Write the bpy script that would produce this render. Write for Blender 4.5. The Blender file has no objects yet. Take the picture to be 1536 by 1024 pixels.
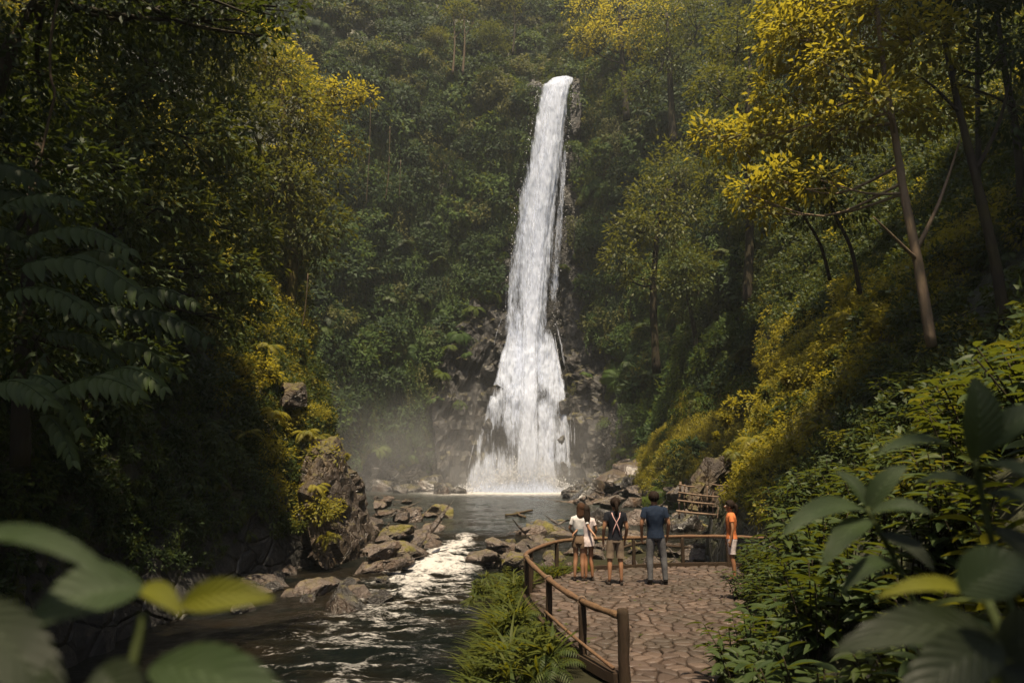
import bpy, bmesh, math, random
import numpy as np
from mathutils import Vector, Matrix, Euler
R = random.Random(7); NR = np.random.default_rng(7)
PI = math.pi
S = bpy.context.scene
COL = S.collection
# ------------------------------------------------------------------ camera
TH = math.atan(188/1024.0)
CAM = (0.0, 0.0, 2.3)
cam = bpy.data.objects.new('camera', bpy.data.cameras.new('camera')); COL.objects.link(cam)
cam.location = CAM; cam.rotation_euler = (PI/2 + TH, 0, 0)
cd = cam.data; cd.lens = 24; cd.sensor_width = 36; cd.clip_start = 0.05; cd.clip_end = 900
cd.dof.use_dof = True; cd.dof.focus_distance = 22; cd.dof.aperture_fstop = 2.2
S.camera = cam
cT, sT = math.cos(TH), math.sin(TH)
def at(px, py, Y):
    """world point seen at photo pixel (px,py) lying at distance Y down the gorge"""
    xc = (px-768)/1024.0; yc = (512-py)/1024.0
    d = (xc, cT - yc*sT, sT + yc*cT); k = Y/d[1]
    return Vector((CAM[0]+d[0]*k, Y, CAM[2]+d[2]*k))
def on(px, py, z):
    xc = (px-768)/1024.0; yc = (512-py)/1024.0
    d = (xc, cT - yc*sT, sT + yc*cT); k = (z-CAM[2])/d[2]
    return Vector((d[0]*k, d[1]*k, z))
# ------------------------------------------------------------------ noise
def _h(ix, iy, iz, seed):
    n = (ix.astype(np.int64)*374761393 + iy.astype(np.int64)*668265263 + iz.astype(np.int64)*2147483647 + seed*974634777) & 0xffffffff
    n = ((n ^ (n >> 13))*1274126177) & 0xffffffff
    n = ((n ^ (n >> 15))*2246822519) & 0xffffffff
    return ((n ^ (n >> 16)) & 0xffffff)/float(0xffffff)
def vnoise(p, seed=0):
    p = np.asarray(p, float); i = np.floor(p); f = p-i; f = f*f*(3-2*f); i = i.astype(np.int64)
    out = 0
    for a in (0,1):
        for b in (0,1):
            for c in (0,1):
                w = (f[...,0] if a else 1-f[...,0])*(f[...,1] if b else 1-f[...,1])*(f[...,2] if c else 1-f[...,2])
                out = out + w*_h(i[...,0]+a, i[...,1]+b, i[...,2]+c, seed)
    return out*2-1
def fbm(p, oct=4, seed=0):
    p = np.asarray(p, float); o = 0; a = 1; t = 0
    for k in range(oct):
        o = o + a*vnoise(p*(2.03**k), seed+k*17); t += a; a *= .5
    return o/t
def worley(p, seed=0):
    p = np.asarray(p, float); i = np.floor(p).astype(np.int64)
    f1 = np.full(p.shape[:-1], 9.); cell = np.zeros(p.shape[:-1])
    for a in (-1,0,1):
        for b in (-1,0,1):
            for c in (-1,0,1):
                q = [i[...,k]+(a,b,c)[k] for k in range(3)]
                d = sum((q[k]+_h(q[0],q[1],q[2],seed+31*k+1)-p[...,k])**2 for k in range(3))
                cv = _h(q[0],q[1],q[2],seed+200)
                m = d < f1; f1 = np.where(m, d, f1); cell = np.where(m, cv, cell)
    return np.sqrt(f1), cell
# ------------------------------------------------------------------ mesh helpers
def tag(o, label=None, cat=None, group=None, kind=None):
    if label: o['label'] = label
    if cat: o['category'] = cat
    if group: o['group'] = group
    if kind: o['kind'] = kind
    return o
def link(o, parent=None):
    COL.objects.link(o)
    if parent is not None: o.parent = parent
    return o
def npmesh(name, V, F, mat, smooth=True, tint=None, uv=None, attrs=None):
    V = np.asarray(V, np.float32).reshape(-1,3); F = np.asarray(F, np.int32)
    k = F.shape[1]; me = bpy.data.meshes.new(name)
    me.vertices.add(len(V)); me.vertices.foreach_set('co', V.ravel())
    me.loops.add(F.size); me.loops.foreach_set('vertex_index', F.ravel())
    me.polygons.add(len(F)); me.polygons.foreach_set('loop_start', np.arange(0, F.size, k, dtype=np.int32))
    me.polygons.foreach_set('loop_total', np.full(len(F), k, np.int32))
    me.polygons.foreach_set('use_smooth', np.full(len(F), smooth, bool))
    if tint is not None:
        a = me.attributes.new('tint', 'FLOAT', 'POINT'); a.data.foreach_set('value', np.asarray(tint, np.float32).ravel())
    for n, v in (attrs or {}).items():
        a = me.attributes.new(n, 'FLOAT', 'POINT'); a.data.foreach_set('value', np.asarray(v, np.float32).ravel())
    if uv is not None:
        l = me.uv_layers.new(name='UVMap'); l.data.foreach_set('uv', np.asarray(uv, np.float32)[F.ravel()].ravel())
    me.update(calc_edges=True); me.validate()
    if mat: me.materials.append(mat)
    return me
def mobj(name, me, parent=None, loc=None, rot=None, scale=None):
    o = bpy.data.objects.new(name, me); link(o, parent)
    if loc is not None: o.location = loc
    if rot is not None: o.rotation_euler = rot
    if scale is not None: o.scale = scale if hasattr(scale, '__len__') else (scale,)*3
    return o
def empty(name, loc=(0,0,0), rot=(0,0,0)):
    o = bpy.data.objects.new(name, None); link(o); o.location = loc; o.rotation_euler = rot; o.empty_display_size = .2
    return o
class Acc:
    """collects numpy vertex/face blocks (quads or tris padded to the same width)"""
    def __init__(s, k=4): s.V=[]; s.F=[]; s.T=[]; s.n=0; s.k=k
    def add(s, V, F, t=0.5):
        V = np.asarray(V, float).reshape(-1,3); F = np.asarray(F, int)
        s.V.append(V); s.F.append(F+s.n); s.n += len(V)
        s.T.append(np.broadcast_to(np.asarray(t, float), (len(V),)).copy())
    def mesh(s, name, mat, smooth=True): return npmesh(name, np.concatenate(s.V), np.concatenate(s.F), mat, smooth, np.concatenate(s.T))
def unit(a): return a/np.maximum(np.linalg.norm(a, axis=-1, keepdims=True), 1e-9)
def frames(d, n):
    """leaf frames: local y along d, local z near n"""
    y = unit(d); x = unit(np.cross(y, n)); z = np.cross(x, y)
    return np.stack([x, y, z], -1)
# leaf templates: (verts, tri/quad faces as tris), along +y, unit length
def leaf_lo(w=.3, droop=.18, fold=.06):
    V = np.array([(0,0,0),(0,.5,-fold),(0,1,-droop),(-w/2,.42,.0),(w/2,.42,.0)], float)
    F = np.array([(0,4,1),(0,1,3),(1,4,2),(1,2,3)])
    return V, F
def leaf_mid(w=.34, droop=.3, fold=.05, n=5):
    V=[]; F=[]
    for i in range(n+1):
        t = i/n; hw = w/2*math.sin(PI*min(1,t**.8*.98+.02))**.8 if 0<i<n else .008
        z = -droop*t*t + .05*math.sin(PI*t)
        V += [(-hw, t, z), (-hw*.5, t, z-fold*hw*4*.4), (0, t, z-fold*hw*6), (hw*.5, t, z-fold*hw*4*.4), (hw, t, z)]
    V = np.array(V)
    for i in range(n):
        for j in range(4):
            a=i*5+j; F += [(a,a+1,a+6),(a,a+6,a+5)]
    return V, np.array(F)
def put_leaves(acc, tmpl, pos, d, n, L, W=None, tint=None):
    V, F = tmpl; N = len(pos); Rm = frames(d, n); L = np.broadcast_to(L, (N,)); W = L if W is None else np.broadcast_to(W, (N,))
    sc = np.stack([W, L, L], -1)
    P = np.einsum('nij,nvj->nvi', Rm, V[None]*sc[:,None,:]) + pos[:,None,:]
    FF = (F[None] + (np.arange(N)*len(V))[:,None,None]).reshape(-1,3)
    t = NR.random(N) if tint is None else tint
    acc.add(P.reshape(-1,3), FF, np.repeat(t, len(V)))
def rdir(n, zmin=-1.):
    v = NR.normal(size=(n*4+20,3)); v = unit(v); v = v[v[:,2] > zmin]
    return v[:n]
def tube(pts, rads, seg=8, noise=0., seed=0, cap=True):
    pts = [Vector(p) for p in pts]; V=[]; F=[]
    up = Vector((0.13,.21,1)); 
    for i, p in enumerate(pts):
        t = (pts[min(i+1,len(pts)-1)] - pts[max(i-1,0)]).normalized()
        x = t.cross(up)
        if x.length < .05: x = t.cross(Vector((1,0,0)))
        x.normalize(); y = t.cross(x)
        for k in range(seg):
            a = 2*PI*k/seg; r = rads[i]*(1+noise*(random.Random(seed*991+i*13+k).random()-.5))
            V.append(p + x*math.cos(a)*r + y*math.sin(a)*r)
    for i in range(len(pts)-1):
        for k in range(seg):
            a=i*seg+k; b=i*seg+(k+1)%seg
            F += [(a,b,b+seg),(a,b+seg,a+seg)]
    if cap:
        for e in (0, len(pts)-1):
            c = len(V); V.append(pts[e])
            for k in range(seg):
                a=e*seg+k; b=e*seg+(k+1)%seg
                F.append((c,b,a) if e==0 else (c,a,b))
    return np.array([tuple(v) for v in V]), np.array(F)
def smooth_path(pts, n=4):
    pts=[Vector(p) for p in pts]; out=[]
    for i in range(len(pts)-1):
        p0=pts[max(i-1,0)]; p1=pts[i]; p2=pts[i+1]; p3=pts[min(i+2,len(pts)-1)]
        for k in range(n):
            t=k/n
            out.append(.5*((2*p1)+(p2-p0)*t+(2*p0-5*p1+4*p2-p3)*t*t+(3*p1-p0-3*p2+p3)*t**3))
    out.append(pts[-1]); return out
# ------------------------------------------------------------------ materials
def nt(name):
    m = bpy.data.materials.new(name); m.use_nodes = True; t = m.node_tree; t.nodes.clear(); return m, t
def nd(t, typ, **kw):
    n = t.nodes.new(typ)
    for k, v in kw.items():
        if k.startswith('i_'): n.inputs[k[2:].replace('_',' ')].default_value = v
        else: setattr(n, k, v)
    return n
def lk(t, a, b): t.links.new(a, b)
def ramp(t, fac, stops):
    r = t.nodes.new('ShaderNodeValToRGB'); e = r.color_ramp.elements
    while len(e) < len(stops): e.new(.5)
    for i,(p,c) in enumerate(stops):
        e[i].position = p; e[i].color = (c[0],c[1],c[2],1) if hasattr(c,'__len__') else (c,c,c,1)
    lk(t, fac, r.inputs[0]); return r.outputs[0]
def coords(t, kind='Object', scale=None):
    c = t.nodes.new('ShaderNodeTexCoord').outputs[kind]
    if scale is None: return c
    m = t.nodes.new('ShaderNodeMapping'); m.inputs['Scale'].default_value = scale if hasattr(scale,'__len__') else (scale,)*3
    lk(t, c, m.inputs['Vector']); return m.outputs[0]
def noise(t, vec, scale, detail=5, rough=.6, dist=0):
    n = nd(t, 'ShaderNodeTexNoise'); n.inputs['Scale'].default_value=scale; n.inputs['Detail'].default_value=detail
    n.inputs['Roughness'].default_value=rough; n.inputs['Distortion'].default_value=dist; lk(t, vec, n.inputs['Vector']); return n.outputs[0]
def mixc(t, fac, a, b, mode='MIX'):
    n = nd(t, 'ShaderNodeMix', data_type='RGBA', blend_type=mode)
    for sock, v in ((n.inputs[0],fac),(n.inputs[6],a),(n.inputs[7],b)):
        if hasattr(v, 'links'): lk(t, v, sock)
        elif hasattr(v,'__len__'): sock.default_value = (v[0],v[1],v[2],1)
        else: sock.default_value = v
    return n.outputs[2]
def math_(t, op, a, b=None, clamp=False):
    n = nd(t, 'ShaderNodeMath', operation=op, use_clamp=clamp)
    for s, v in ((n.inputs[0],a),(n.inputs[1],b)):
        if v is None: continue
        if hasattr(v,'links'): lk(t, v, s)
        else: s.default_value = v
    return n.outputs[0]
def attr(t, name):
    return nd(t, 'ShaderNodeAttribute', attribute_name=name).outputs['Fac']
def bump(t, h, strength=.5, dist=.1):
    b = nd(t, 'ShaderNodeBump'); b.inputs['Strength'].default_value=strength; b.inputs['Distance'].default_value=dist
    lk(t, h, b.inputs['Height']); return b.outputs[0]
def principled(t, col, rough=.6, spec=.4, normal=None):
    b = nd(t, 'ShaderNodeBsdfPrincipled')
    if hasattr(col,'links'): lk(t, col, b.inputs['Base Color'])
    else: b.inputs['Base Color'].default_value=(col[0],col[1],col[2],1)
    if hasattr(rough,'links'): lk(t, rough, b.inputs['Roughness'])
    else: b.inputs['Roughness'].default_value=rough
    b.inputs['Specular IOR Level'].default_value=spec
    if normal is not None: lk(t, normal, b.inputs['Normal'])
    return b
def out(t, sh): 
    o = nd(t, 'ShaderNodeOutputMaterial'); lk(t, sh, o.inputs['Surface']); return o
def leaf_mat(name, c1, c2, trans, tf=.35, rough=.42, spec=.45):
    rough=max(rough,.55); spec=min(spec,.22)
    m, t = nt(name)
    oi = nd(t, 'ShaderNodeObjectInfo').outputs['Random']
    ti = attr(t, 'tint')
    f = math_(t, 'ADD', math_(t,'MULTIPLY',ti,.6), math_(t,'MULTIPLY',oi,.4))
    col = mixc(t, f, c1, c2)
    tcol = mixc(t, f, tuple(x*.7 for x in trans), trans)
    p = principled(t, col, rough, spec)
    tr = nd(t, 'ShaderNodeBsdfTranslucent'); lk(t, tcol, tr.inputs['Color'])
    mx = nd(t, 'ShaderNodeMixShader'); mx.inputs[0].default_value=tf; lk(t, p.outputs[0], mx.inputs[1]); lk(t, tr.outputs[0], mx.inputs[2])
    out(t, mx.outputs[0]); return m
LM = {
 'deep':  leaf_mat('deep_green_leaf', (.012,.024,.008),(.035,.055,.014),(.07,.09,.01)),  # dark green, also standing in for shade at the near sides
 'green': leaf_mat('green_leaf', (.02,.038,.010),(.055,.078,.018),(.14,.15,.015)),
 'fern':  leaf_mat('fern_leaf', (.026,.044,.010),(.075,.088,.015),(.20,.19,.015), .4, .5),
 'gold':  leaf_mat('sunlit_gold_leaf', (.045,.066,.011),(.22,.185,.02),(.54,.45,.035), .4, .45,.3),  # gold of the sunlight is put into the leaf colour
 'olive': leaf_mat('olive_leaf', (.030,.040,.010),(.080,.088,.02),(.19,.19,.02), .35, .42),
 'bush':  leaf_mat('bush_leaf', (.018,.034,.011),(.046,.066,.016),(.13,.15,.012), .35, .45, .35),
 'grass': leaf_mat('grass_blade', (.028,.042,.007),(.085,.092,.012),(.2,.2,.012), .4, .5),
}
def rock_mat(name, dark, light, moss=.0, warm=None, wet=0., scale=1.):
    m, t = nt(name); v = coords(t, 'Object', scale)
    g = nd(t, 'ShaderNodeNewGeometry')
    n1 = noise(t, v, 1.1, 8, .65); n2 = noise(t, v, 6., 8, .7); 
    vo = nd(t, 'ShaderNodeTexVoronoi', feature='DISTANCE_TO_EDGE'); vo.inputs['Scale'].default_value=1.7; vo.inputs['Randomness'].default_value=1
    wv = nd(t,'ShaderNodeVectorMath',operation='ADD'); lk(t, v, wv.inputs[0]); 
    nn = nd(t,'ShaderNodeTexNoise'); nn.inputs['Scale'].default_value=1.5; lk(t, v, nn.inputs['Vector']); lk(t, nn.outputs['Color'], wv.inputs[1]); lk(t, wv.outputs[0], vo.inputs['Vector'])
    col = ramp(t, n1, [(.3,dark),(.52,tuple((a+b)/2 for a,b in zip(dark,light))),(.72,light)])
    if warm: col = mixc(t, ramp(t, noise(t, v, .7, 4), [(.5,0),(.66,1)]), col, warm)
    col = mixc(t, math_(t,'MULTIPLY',n2,.6), col, tuple(x*.45 for x in dark))
    crack = ramp(t, vo.outputs['Distance'], [(0,0),(.05,1)])
    oi = nd(t,'ShaderNodeObjectInfo').outputs['Random']
    col = mixc(t, math_(t,'MULTIPLY',oi,.35), col, tuple(x*1.5 for x in light))
    if moss:
        sx = nd(t,'ShaderNodeSeparateXYZ'); lk(t, g.outputs['Normal'], sx.inputs[0])
        mk = math_(t,'MULTIPLY', math_(t,'ADD', sx.outputs[2], moss-.9), 2.2, True)
        mk = math_(t,'MULTIPLY', mk, ramp(t, noise(t, v, 2.2, 5), [(.42,0),(.58,1)]))
        col = mixc(t, mk, col, mixc(t, n2, (.05,.055,.01),(.16,.13,.02)))
    h = math_(t,'ADD', math_(t,'MULTIPLY',n2,.5), math_(t,'ADD', math_(t,'MULTIPLY',n1,1.0), math_(t,'MULTIPLY',crack,.25)))
    ro = ramp(t, n2, [(.35,.3-.1*wet),(.7,.85-.4*wet)])
    p = principled(t, col, ro, .4+.3*wet, bump(t, h, .8, .25/scale)); out(t, p.outputs[0]); return m
M_rock = rock_mat('river_rock', (.010,.008,.007), (.155,.12,.10), moss=.12, warm=(.09,.05,.026), wet=.7)
M_rockwet = rock_mat('wet_dark_rock', (.012,.011,.011), (.05,.045,.042), moss=.2, warm=(.07,.04,.02), wet=1.)
M_rockface = rock_mat('slanted_rock_face', (.008,.006,.005), (.06,.042,.03), moss=.4, warm=(.09,.06,.025), wet=.2, scale=.8)
def cliff_mat():
    m, t = nt('cliff_rock_and_moss'); v = coords(t,'Object',.35)
    n1 = noise(t, v, 1., 8,.65); n2 = noise(t, coords(t,'Object',(1.2,1.2,1.2)), 2., 8,.7)
    vo = nd(t,'ShaderNodeTexVoronoi', feature='DISTANCE_TO_EDGE'); vo.inputs['Scale'].default_value=1.; lk(t, coords(t,'Object',(.8,.8,1.3)), vo.inputs['Vector'])
    col = ramp(t, n1, [(.3,(.004,.004,.004)),(.55,(.014,.012,.011)),(.75,(.04,.028,.02))])
    col = mixc(t, math_(t,'MULTIPLY',n2,.6), col, (.008,.008,.008))
    veg = attr(t,'veg')
    mk = ramp(t, math_(t,'ADD', veg, math_(t,'MULTIPLY', math_(t,'SUBTRACT',n2,.5), 1.2)), [(.45,0),(.62,1)])
    col = mixc(t, mk, col, mixc(t, n2, (.010,.016,.005),(.05,.05,.012)))
    h = math_(t,'ADD', n2, math_(t,'MULTIPLY', ramp(t, vo.outputs[0], [(0,0),(.08,1)]), .5))
    p = principled(t, col, ramp(t, n2, [(.35,.25),(.7,.8)]), .5, bump(t, h, .9, .6)); out(t, p.outputs[0]); return m
M_cliff = cliff_mat()
def soil_mat():
    m, t = nt('dark_leafy_soil'); v = coords(t,'Object')
    n1 = noise(t, v, .8, 6); n2 = noise(t, v, 7., 6,.7)
    col = mixc(t, n1, (.014,.014,.006), (.035,.03,.012)); col = mixc(t, math_(t,'MULTIPLY',n2,.7), col, (.008,.010,.003))
    p = principled(t, col, .9, .2, bump(t, n2, .8,.1)); out(t, p.outputs[0]); return m
M_soil = soil_mat()
def bark_mat(name, a, b, moss=0):
    m, t = nt(name); n1 = noise(t, coords(t,'Object',(7,7,1.2)), 1.5, 6,.7); n2 = noise(t, coords(t,'Object'), 1.3, 4)
    col = mixc(t, n1, a, b)
    if moss: col = mixc(t, ramp(t, n2, [(.4,0),(.6,moss)]), col, (.06,.055,.012))
    p = principled(t, col, .85, .2, bump(t, n1, .8,.05)); out(t, p.outputs[0]); return m
M_bark = bark_mat('brown_bark', (.03,.02,.014), (.12,.08,.055), .5)
M_barkd = bark_mat('dark_bark', (.010,.008,.006), (.035,.026,.018), .3)
M_barkp = bark_mat('pale_bark', (.10,.075,.05), (.24,.17,.11), .2)
M_wood = bark_mat('weathered_railing_wood', (.05,.028,.016), (.19,.11,.065), .15)
M_woodd = bark_mat('dark_post_wood', (.012,.008,.006), (.05,.03,.018), .1)
M_bamboo = bark_mat('grey_stick_wood', (.08,.055,.04), (.24,.17,.12), 0)
def stone_mat():
    m, t = nt('paving_stone'); n1 = noise(t, coords(t,'Object'), 3., 6); n2 = noise(t, coords(t,'Object'), 22., 6,.7)
    ti = attr(t,'tint')
    col = ramp(t, ti, [(0,(.038,.025,.018)),(.5,(.076,.050,.037)),(1,(.15,.104,.078))])
    col = mixc(t, ramp(t,noise(t,coords(t,'Object'),.9,5),[(.42,0),(.62,.75)]), col, (.03,.026,.016)); col = mixc(t, math_(t,'MULTIPLY',n1,.7), col, (.04,.028,.022)); col = mixc(t, math_(t,'MULTIPLY',n2,.35), col, (.05,.035,.028))
    p = principled(t, col, ramp(t,n1,[(.3,.45),(.7,.8)]), .4, bump(t, n2, .5,.02)); out(t, p.outputs[0]); return m
M_stone = stone_mat()
def mortar_mat():
    m, t = nt('packed_earth_mortar'); n2 = noise(t, coords(t,'Object'), 14., 7,.7)
    p = principled(t, mixc(t, n2, (.018,.012,.009),(.06,.042,.032)), .9,.2, bump(t, n2,.8,.03)); out(t, p.outputs[0]); return m
M_mortar = mortar_mat()
def plain(name, c, rough=.85, spec=.12, wv=0.15, tr=0):
    m, t = nt(name); n1 = noise(t, coords(t,'Object'), 9., 5)
    p = principled(t, mixc(t, n1, tuple(x*(1-wv) for x in c), tuple(min(1,x*(1+wv)) for x in c)), rough, spec, bump(t, noise(t,coords(t,'Object'),14.,3), .5,.02)); out(t, p.outputs[0]); return m
# ------------------------------------------------------------------ walls of the gorge
def wall(cols, ns, nt_, disp, seed, fine=.0):
    """cols: (x,y, outward dx,dy, [(setback,z)...]) -> P[s,t,3], N[s,t,3]"""
    K = len(cols[0][4]); C = []
    for (x,y,dx,dy,pr) in cols:
        l = math.hypot(dx,dy); dx/=l; dy/=l
        C.append([(x+dx*s, y+dy*s, z) for s,z in pr])
    C = np.array(C)                                     # (n,K,3)
    d = np.concatenate([[0], np.cumsum(np.linalg.norm(np.diff(C[:,1,:2],axis=0),axis=1))]); d/=d[-1]
    s = np.linspace(0,1,ns)
    A = np.stack([[np.interp(s, d, C[:,k,c]) for c in range(3)] for k in range(K)])   # K,3,ns
    A = A.transpose(2,0,1)
    e = np.concatenate([[0], np.cumsum(np.linalg.norm(np.diff(A.mean(0),axis=0),axis=1))]); e/=e[-1]
    u = np.linspace(0,1,nt_)
    P = np.stack([np.stack([np.interp(u, e, A[i,:,c]) for c in range(3)],-1) for i in range(ns)])
    for _ in range(max(2,ns//40)):                       # round the plan corners
        P[1:-1] = P[1:-1]*.5 + (P[:-2]+P[2:])*.25
    def nrm(P):
        a = np.gradient(P, axis=0); b = np.gradient(P, axis=1); return unit(np.cross(a,b))
    N = nrm(P)
    c = P[ns//2, nt_//2]
    big = fbm(P*.07, 3, seed)*disp + fbm(P*.25, 4, seed+5)*disp*.45
    P = P + N*big[...,None]
    if fine:
        q = P*np.array([1,1,1.6]); f, cell = worley(q*.55, seed+9); f2, cell2 = worley(q*1.5, seed+19)
        P = P + N*((cell-.5)*fine*1.3 - f*fine*.5 + (cell2-.5)*fine*.45)[...,None]
    return P, nrm(P)
def grid_faces(a, b):
    i = np.arange(a-1)[:,None]*b + np.arange(b-1)[None,:]
    return np.stack([i, i+b, i+b+1, i+1], -1).reshape(-1,4)
def sample_wall(P, n, rng, mask=None):
    a,b,_ = P.shape
    cs = np.linalg.norm(np.cross(P[1:,:-1]-P[:-1,:-1], P[:-1,1:]-P[:-1,:-1]),axis=-1)
    if mask is not None: cs = cs*mask[:-1,:-1]
    p = cs.ravel()/cs.sum(); idx = rng.choice(len(p), n, p=p); i=idx//(b-1); j=idx%(b-1)
    u=rng.random(n)[:,None]; v=rng.random(n)[:,None]
    return P[i,j]*(1-u)*(1-v)+P[i+1,j]*u*(1-v)+P[i,j+1]*(1-u)*v+P[i+1,j+1]*u*v, i, j
# left hillside (near bank, ends in the rock nose)
prL = [(0,-2.6),(.5,-.6),(1.3,1.8),(2.6,4.6),(4.6,8.8),(9,14),(17,24),(30,36)]
colsL = [(-6.2,-14,-1,0,prL),(-7.6,2,-1,0,prL),(-8.2,12,-1,0,prL),(-8.6,20,-1,0,prL),(-7.9,27,-1,.05,prL),(-7.2,31.5,-1,.35,prL),(-8.2,35,-.7,.8,prL),(-13,38.5,-.3,1,[(s*.7,z) for s,z in prL]),(-30,44,-.2,1,[(s*.6,z) for s,z in prL])]
PL, NL = wall(colsL, 210, 90, .9, 3, .28)
# right hillside
prR = [(0,-2.2),(.3,.1),(.9,1.3),(2.4,2.9),(5.5,6.3),(12,13),(22,24),(36,38)]
prRn = [(0,-2.2),(.15,-.02),(.5,.55),(1.2,1.35),(3.,2.9),(8,7.5),(19,21),(36,36)]
colsR = [(2.1,-12,1,0,prRn),(2.0,3,1,0,prRn),(2.5,7.5,1,-.05,prRn),(3.8,10.5,1,-.1,prRn),(5.2,13,1,0,prRn),(5.9,17.5,1,0,prR),(6.3,22,1,0,prR),(7.2,27,1,.1,prR),(8.6,30.5,.8,.6,prR),(13,33,.3,1,prR),(30,38,.2,1,prR)]
PR_, NR_ = wall(colsR, 210, 80, .5, 11, .18)
NR_ = -NR_ if NR_[100,40,0] > 0 else NR_
NL = -NL if NL[100,40,0] < 0 else NL
# back cliff, a horseshoe round the pool
pb = [(0,-3),(.8,2),(2.2,9),(4.5,22),(7.5,48),(10.5,66),(18,84),(50,128)]
pbl = [(0,-3),(1.5,2),(4,9),(8,22),(14,44),(20,62),(28,82),(60,120)]
pf = [(-2.2,-3),(-1.5,3),(.6,11),(3.4,16),(5,44),(6.4,63.5),(12,66),(42,125)]
prr = [(0,-3),(2.,1),(8,8),(13,20),(18,42),(23,60),(30,80),(60,120)]
prs = [(0,-3),(2.5,1.5),(9,9),(17,20),(26,38),(36,58),(50,84),(80,120)]
colsB = [(-52,38,-.6,.3,pbl),(-36,50,-.9,.5,pbl),(-29,64,-1,.3,pbl),(-25,80,-1,.4,pbl),(-19,92,-.5,1,pb),(-10,97,-.1,1,pb),(-5.5,98,0,1,pb),(-2.,98,0,1,pf),(6.,98,0,1,pf),(10.5,97,.1,1,pb),(13,92,.6,1,pb),(13,84,1,.5,prr),(11,72,1,.25,prr),(11,58,1,.15,prs),(13,46,1,.2,prs),(20,39,.8,.8,prs),(44,34,.4,1,prs)]
PB, NB = wall(colsB, 420, 230, 1.5, 23, .9)
NB = -NB if NB[210,60,1] > 0 else NB
# vegetation mask of the back cliff: bare rock beside the falls and along the waterline
zc = PB[...,2]; xc_ = PB[...,0]; yc_ = PB[...,1]
cx = 1.2 + zc*.095                                # the falls' centre line drifts right with height
half = np.where(zc < 30, 15.5 - zc*.22, 8.9 - (zc-30)*.15)
nz = fbm(PB*.16, 4, 77)*4
bare = np.clip((half + nz - np.abs(xc_-cx))/2.2, 0, 1)*(yc_ > 84)
bare = bare*(zc < 65)
bare = np.maximum(bare, np.clip((4.5 + nz*1.6 - zc)/2.5, 0, 1)*(yc_ > 60))
vegB = 1 - bare
def wallobj(name, P, veg, mat):
    a,b,_ = P.shape; me = npmesh(name, P.reshape(-1,3), grid_faces(a,b), mat, True, attrs={'veg': veg.ravel()})
    return tag(mobj(name, me), kind='structure')
wallobj('hillside_left', PL, np.where(PL[...,2] > 1.2 + fbm(PL*.4,3,5)*2.5, 1, .35), M_cliff)
wallobj('hillside_right', PR_, np.where(PR_[...,2] > .8, 1, .5), M_cliff)
wallobj('cliff', PB, vegB, M_cliff)
# ------------------------------------------------------------------ ground and water
rail_pts = [on(929,921,.68), on(873,899,.68), on(823,867,.68), on(790,836,.68), on(797,825,.68), on(835,811,.68), on(878,807,.68), on(950,805,.68), on(1023,803,.68), on(1090,803,.68), on(1150,806,.68)]
edge = [Vector((p.x,p.y)) for p in rail_pts]
sx_ = lambda y: np.interp(y, [-8,6,9,12,15,20,26,30,33,40],[-1.6,-1.3,-1.25,-1.0,-.9,-.7,-.6,.3,2.5,4])
def ground_h(x, y):
    x = np.asarray(x,float); y = np.asarray(y,float)
    p = np.stack([x,y,np.zeros_like(x)],-1); n = fbm(p*.6,4,3)
    sh = sx_(y)
    ed = np.interp(y, [-8,7.7,8.6,10.1,12.3,13.5,15,16.5,17.2],[1.1,1.15,.85,.5,.2,.25,.8,2.4,5.5])
    t = np.clip((x-sh)/np.maximum(ed-.1-sh,.3),0,1)
    h = -2.3 + (2.22)*np.clip(t*1.15,0,1)**.75
    h = np.where(y>16.4, -1.25+.0*x, h); k = np.clip((y-16.2)/1.2,0,1)
    h2 = -2.3+(2.22)*np.clip((x-sh)/1.6,0,1)*(1-k)+ (1.15)*k*np.clip((x-sh)/1.6,0,1)
    h = np.where(y>15.0, np.minimum(h2, np.where(t>=1, -.08-k*1.1, h2)), h)
    h = np.where(y>30, -2.2, h)
    inside = (x>ed-.05)&(y<16.6)
    return np.where(inside, -.09, h + n*.12)
gx = np.linspace(-34,34,250); gy = np.concatenate([np.linspace(-14,5,40), np.linspace(5.2,36,200), np.linspace(37,105,60)])
GX, GY = np.meshgrid(gx, gy, indexing='ij'); GP = np.stack([GX,GY,ground_h(GX,GY)],-1)
me = npmesh('ground', GP.reshape(-1,3), grid_faces(*GX.shape), M_soil); tag(mobj('ground', me), kind='structure')
def water_h(x, y):
    casc = np.clip((33.2-y)/6.5, 0, 1); casc = casc**.8
    lz = -.9 - .6*casc - .12*np.clip((26-y)/20,0,1)
    rz = -.9 - .33*np.clip((34-y)/4,0,1)
    return np.where(x > 2.0, rz, lz)
wx = np.concatenate([np.linspace(-34,-10,60), np.linspace(-9.9,3,200), np.linspace(3.1,15,50)])
wy = np.concatenate([np.linspace(-12,8,30), np.linspace(8.06,36,420), np.linspace(36.3,100,190)])
WX, WY = np.meshgrid(wx, wy, indexing='ij'); WP = np.stack([WX,WY,WX*0],-1)
wz = water_h(WX,WY)
stream = np.interp(WY, [8,14,20,26,30,33], [-4.0,-3.7,-3.2,-2.9,-2.6,-2.2])          # rapid's axis
sw = np.interp(WY, [8,18,24,27,31,34], [3.2,3.4,2.6,2.0,1.25,.9])
rap = np.exp(-((WX-stream)/sw)**2)
zone = np.interp(WY, [6,11,15,19,22,25,27,31,33.2,34.5,37], [.74,.68,.50,.5,.66,.84,.98,.98,.6,.2,0])
wav = fbm(WP*np.array([1.3,2.6,1]),4,41); wav2 = fbm(WP*np.array([.5,1.1,1]),3,47)
amp = .02 + .11*rap*np.minimum(zone,1) + .03*np.interp(WY,[33,38,80],[1,.6,.8])
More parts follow.
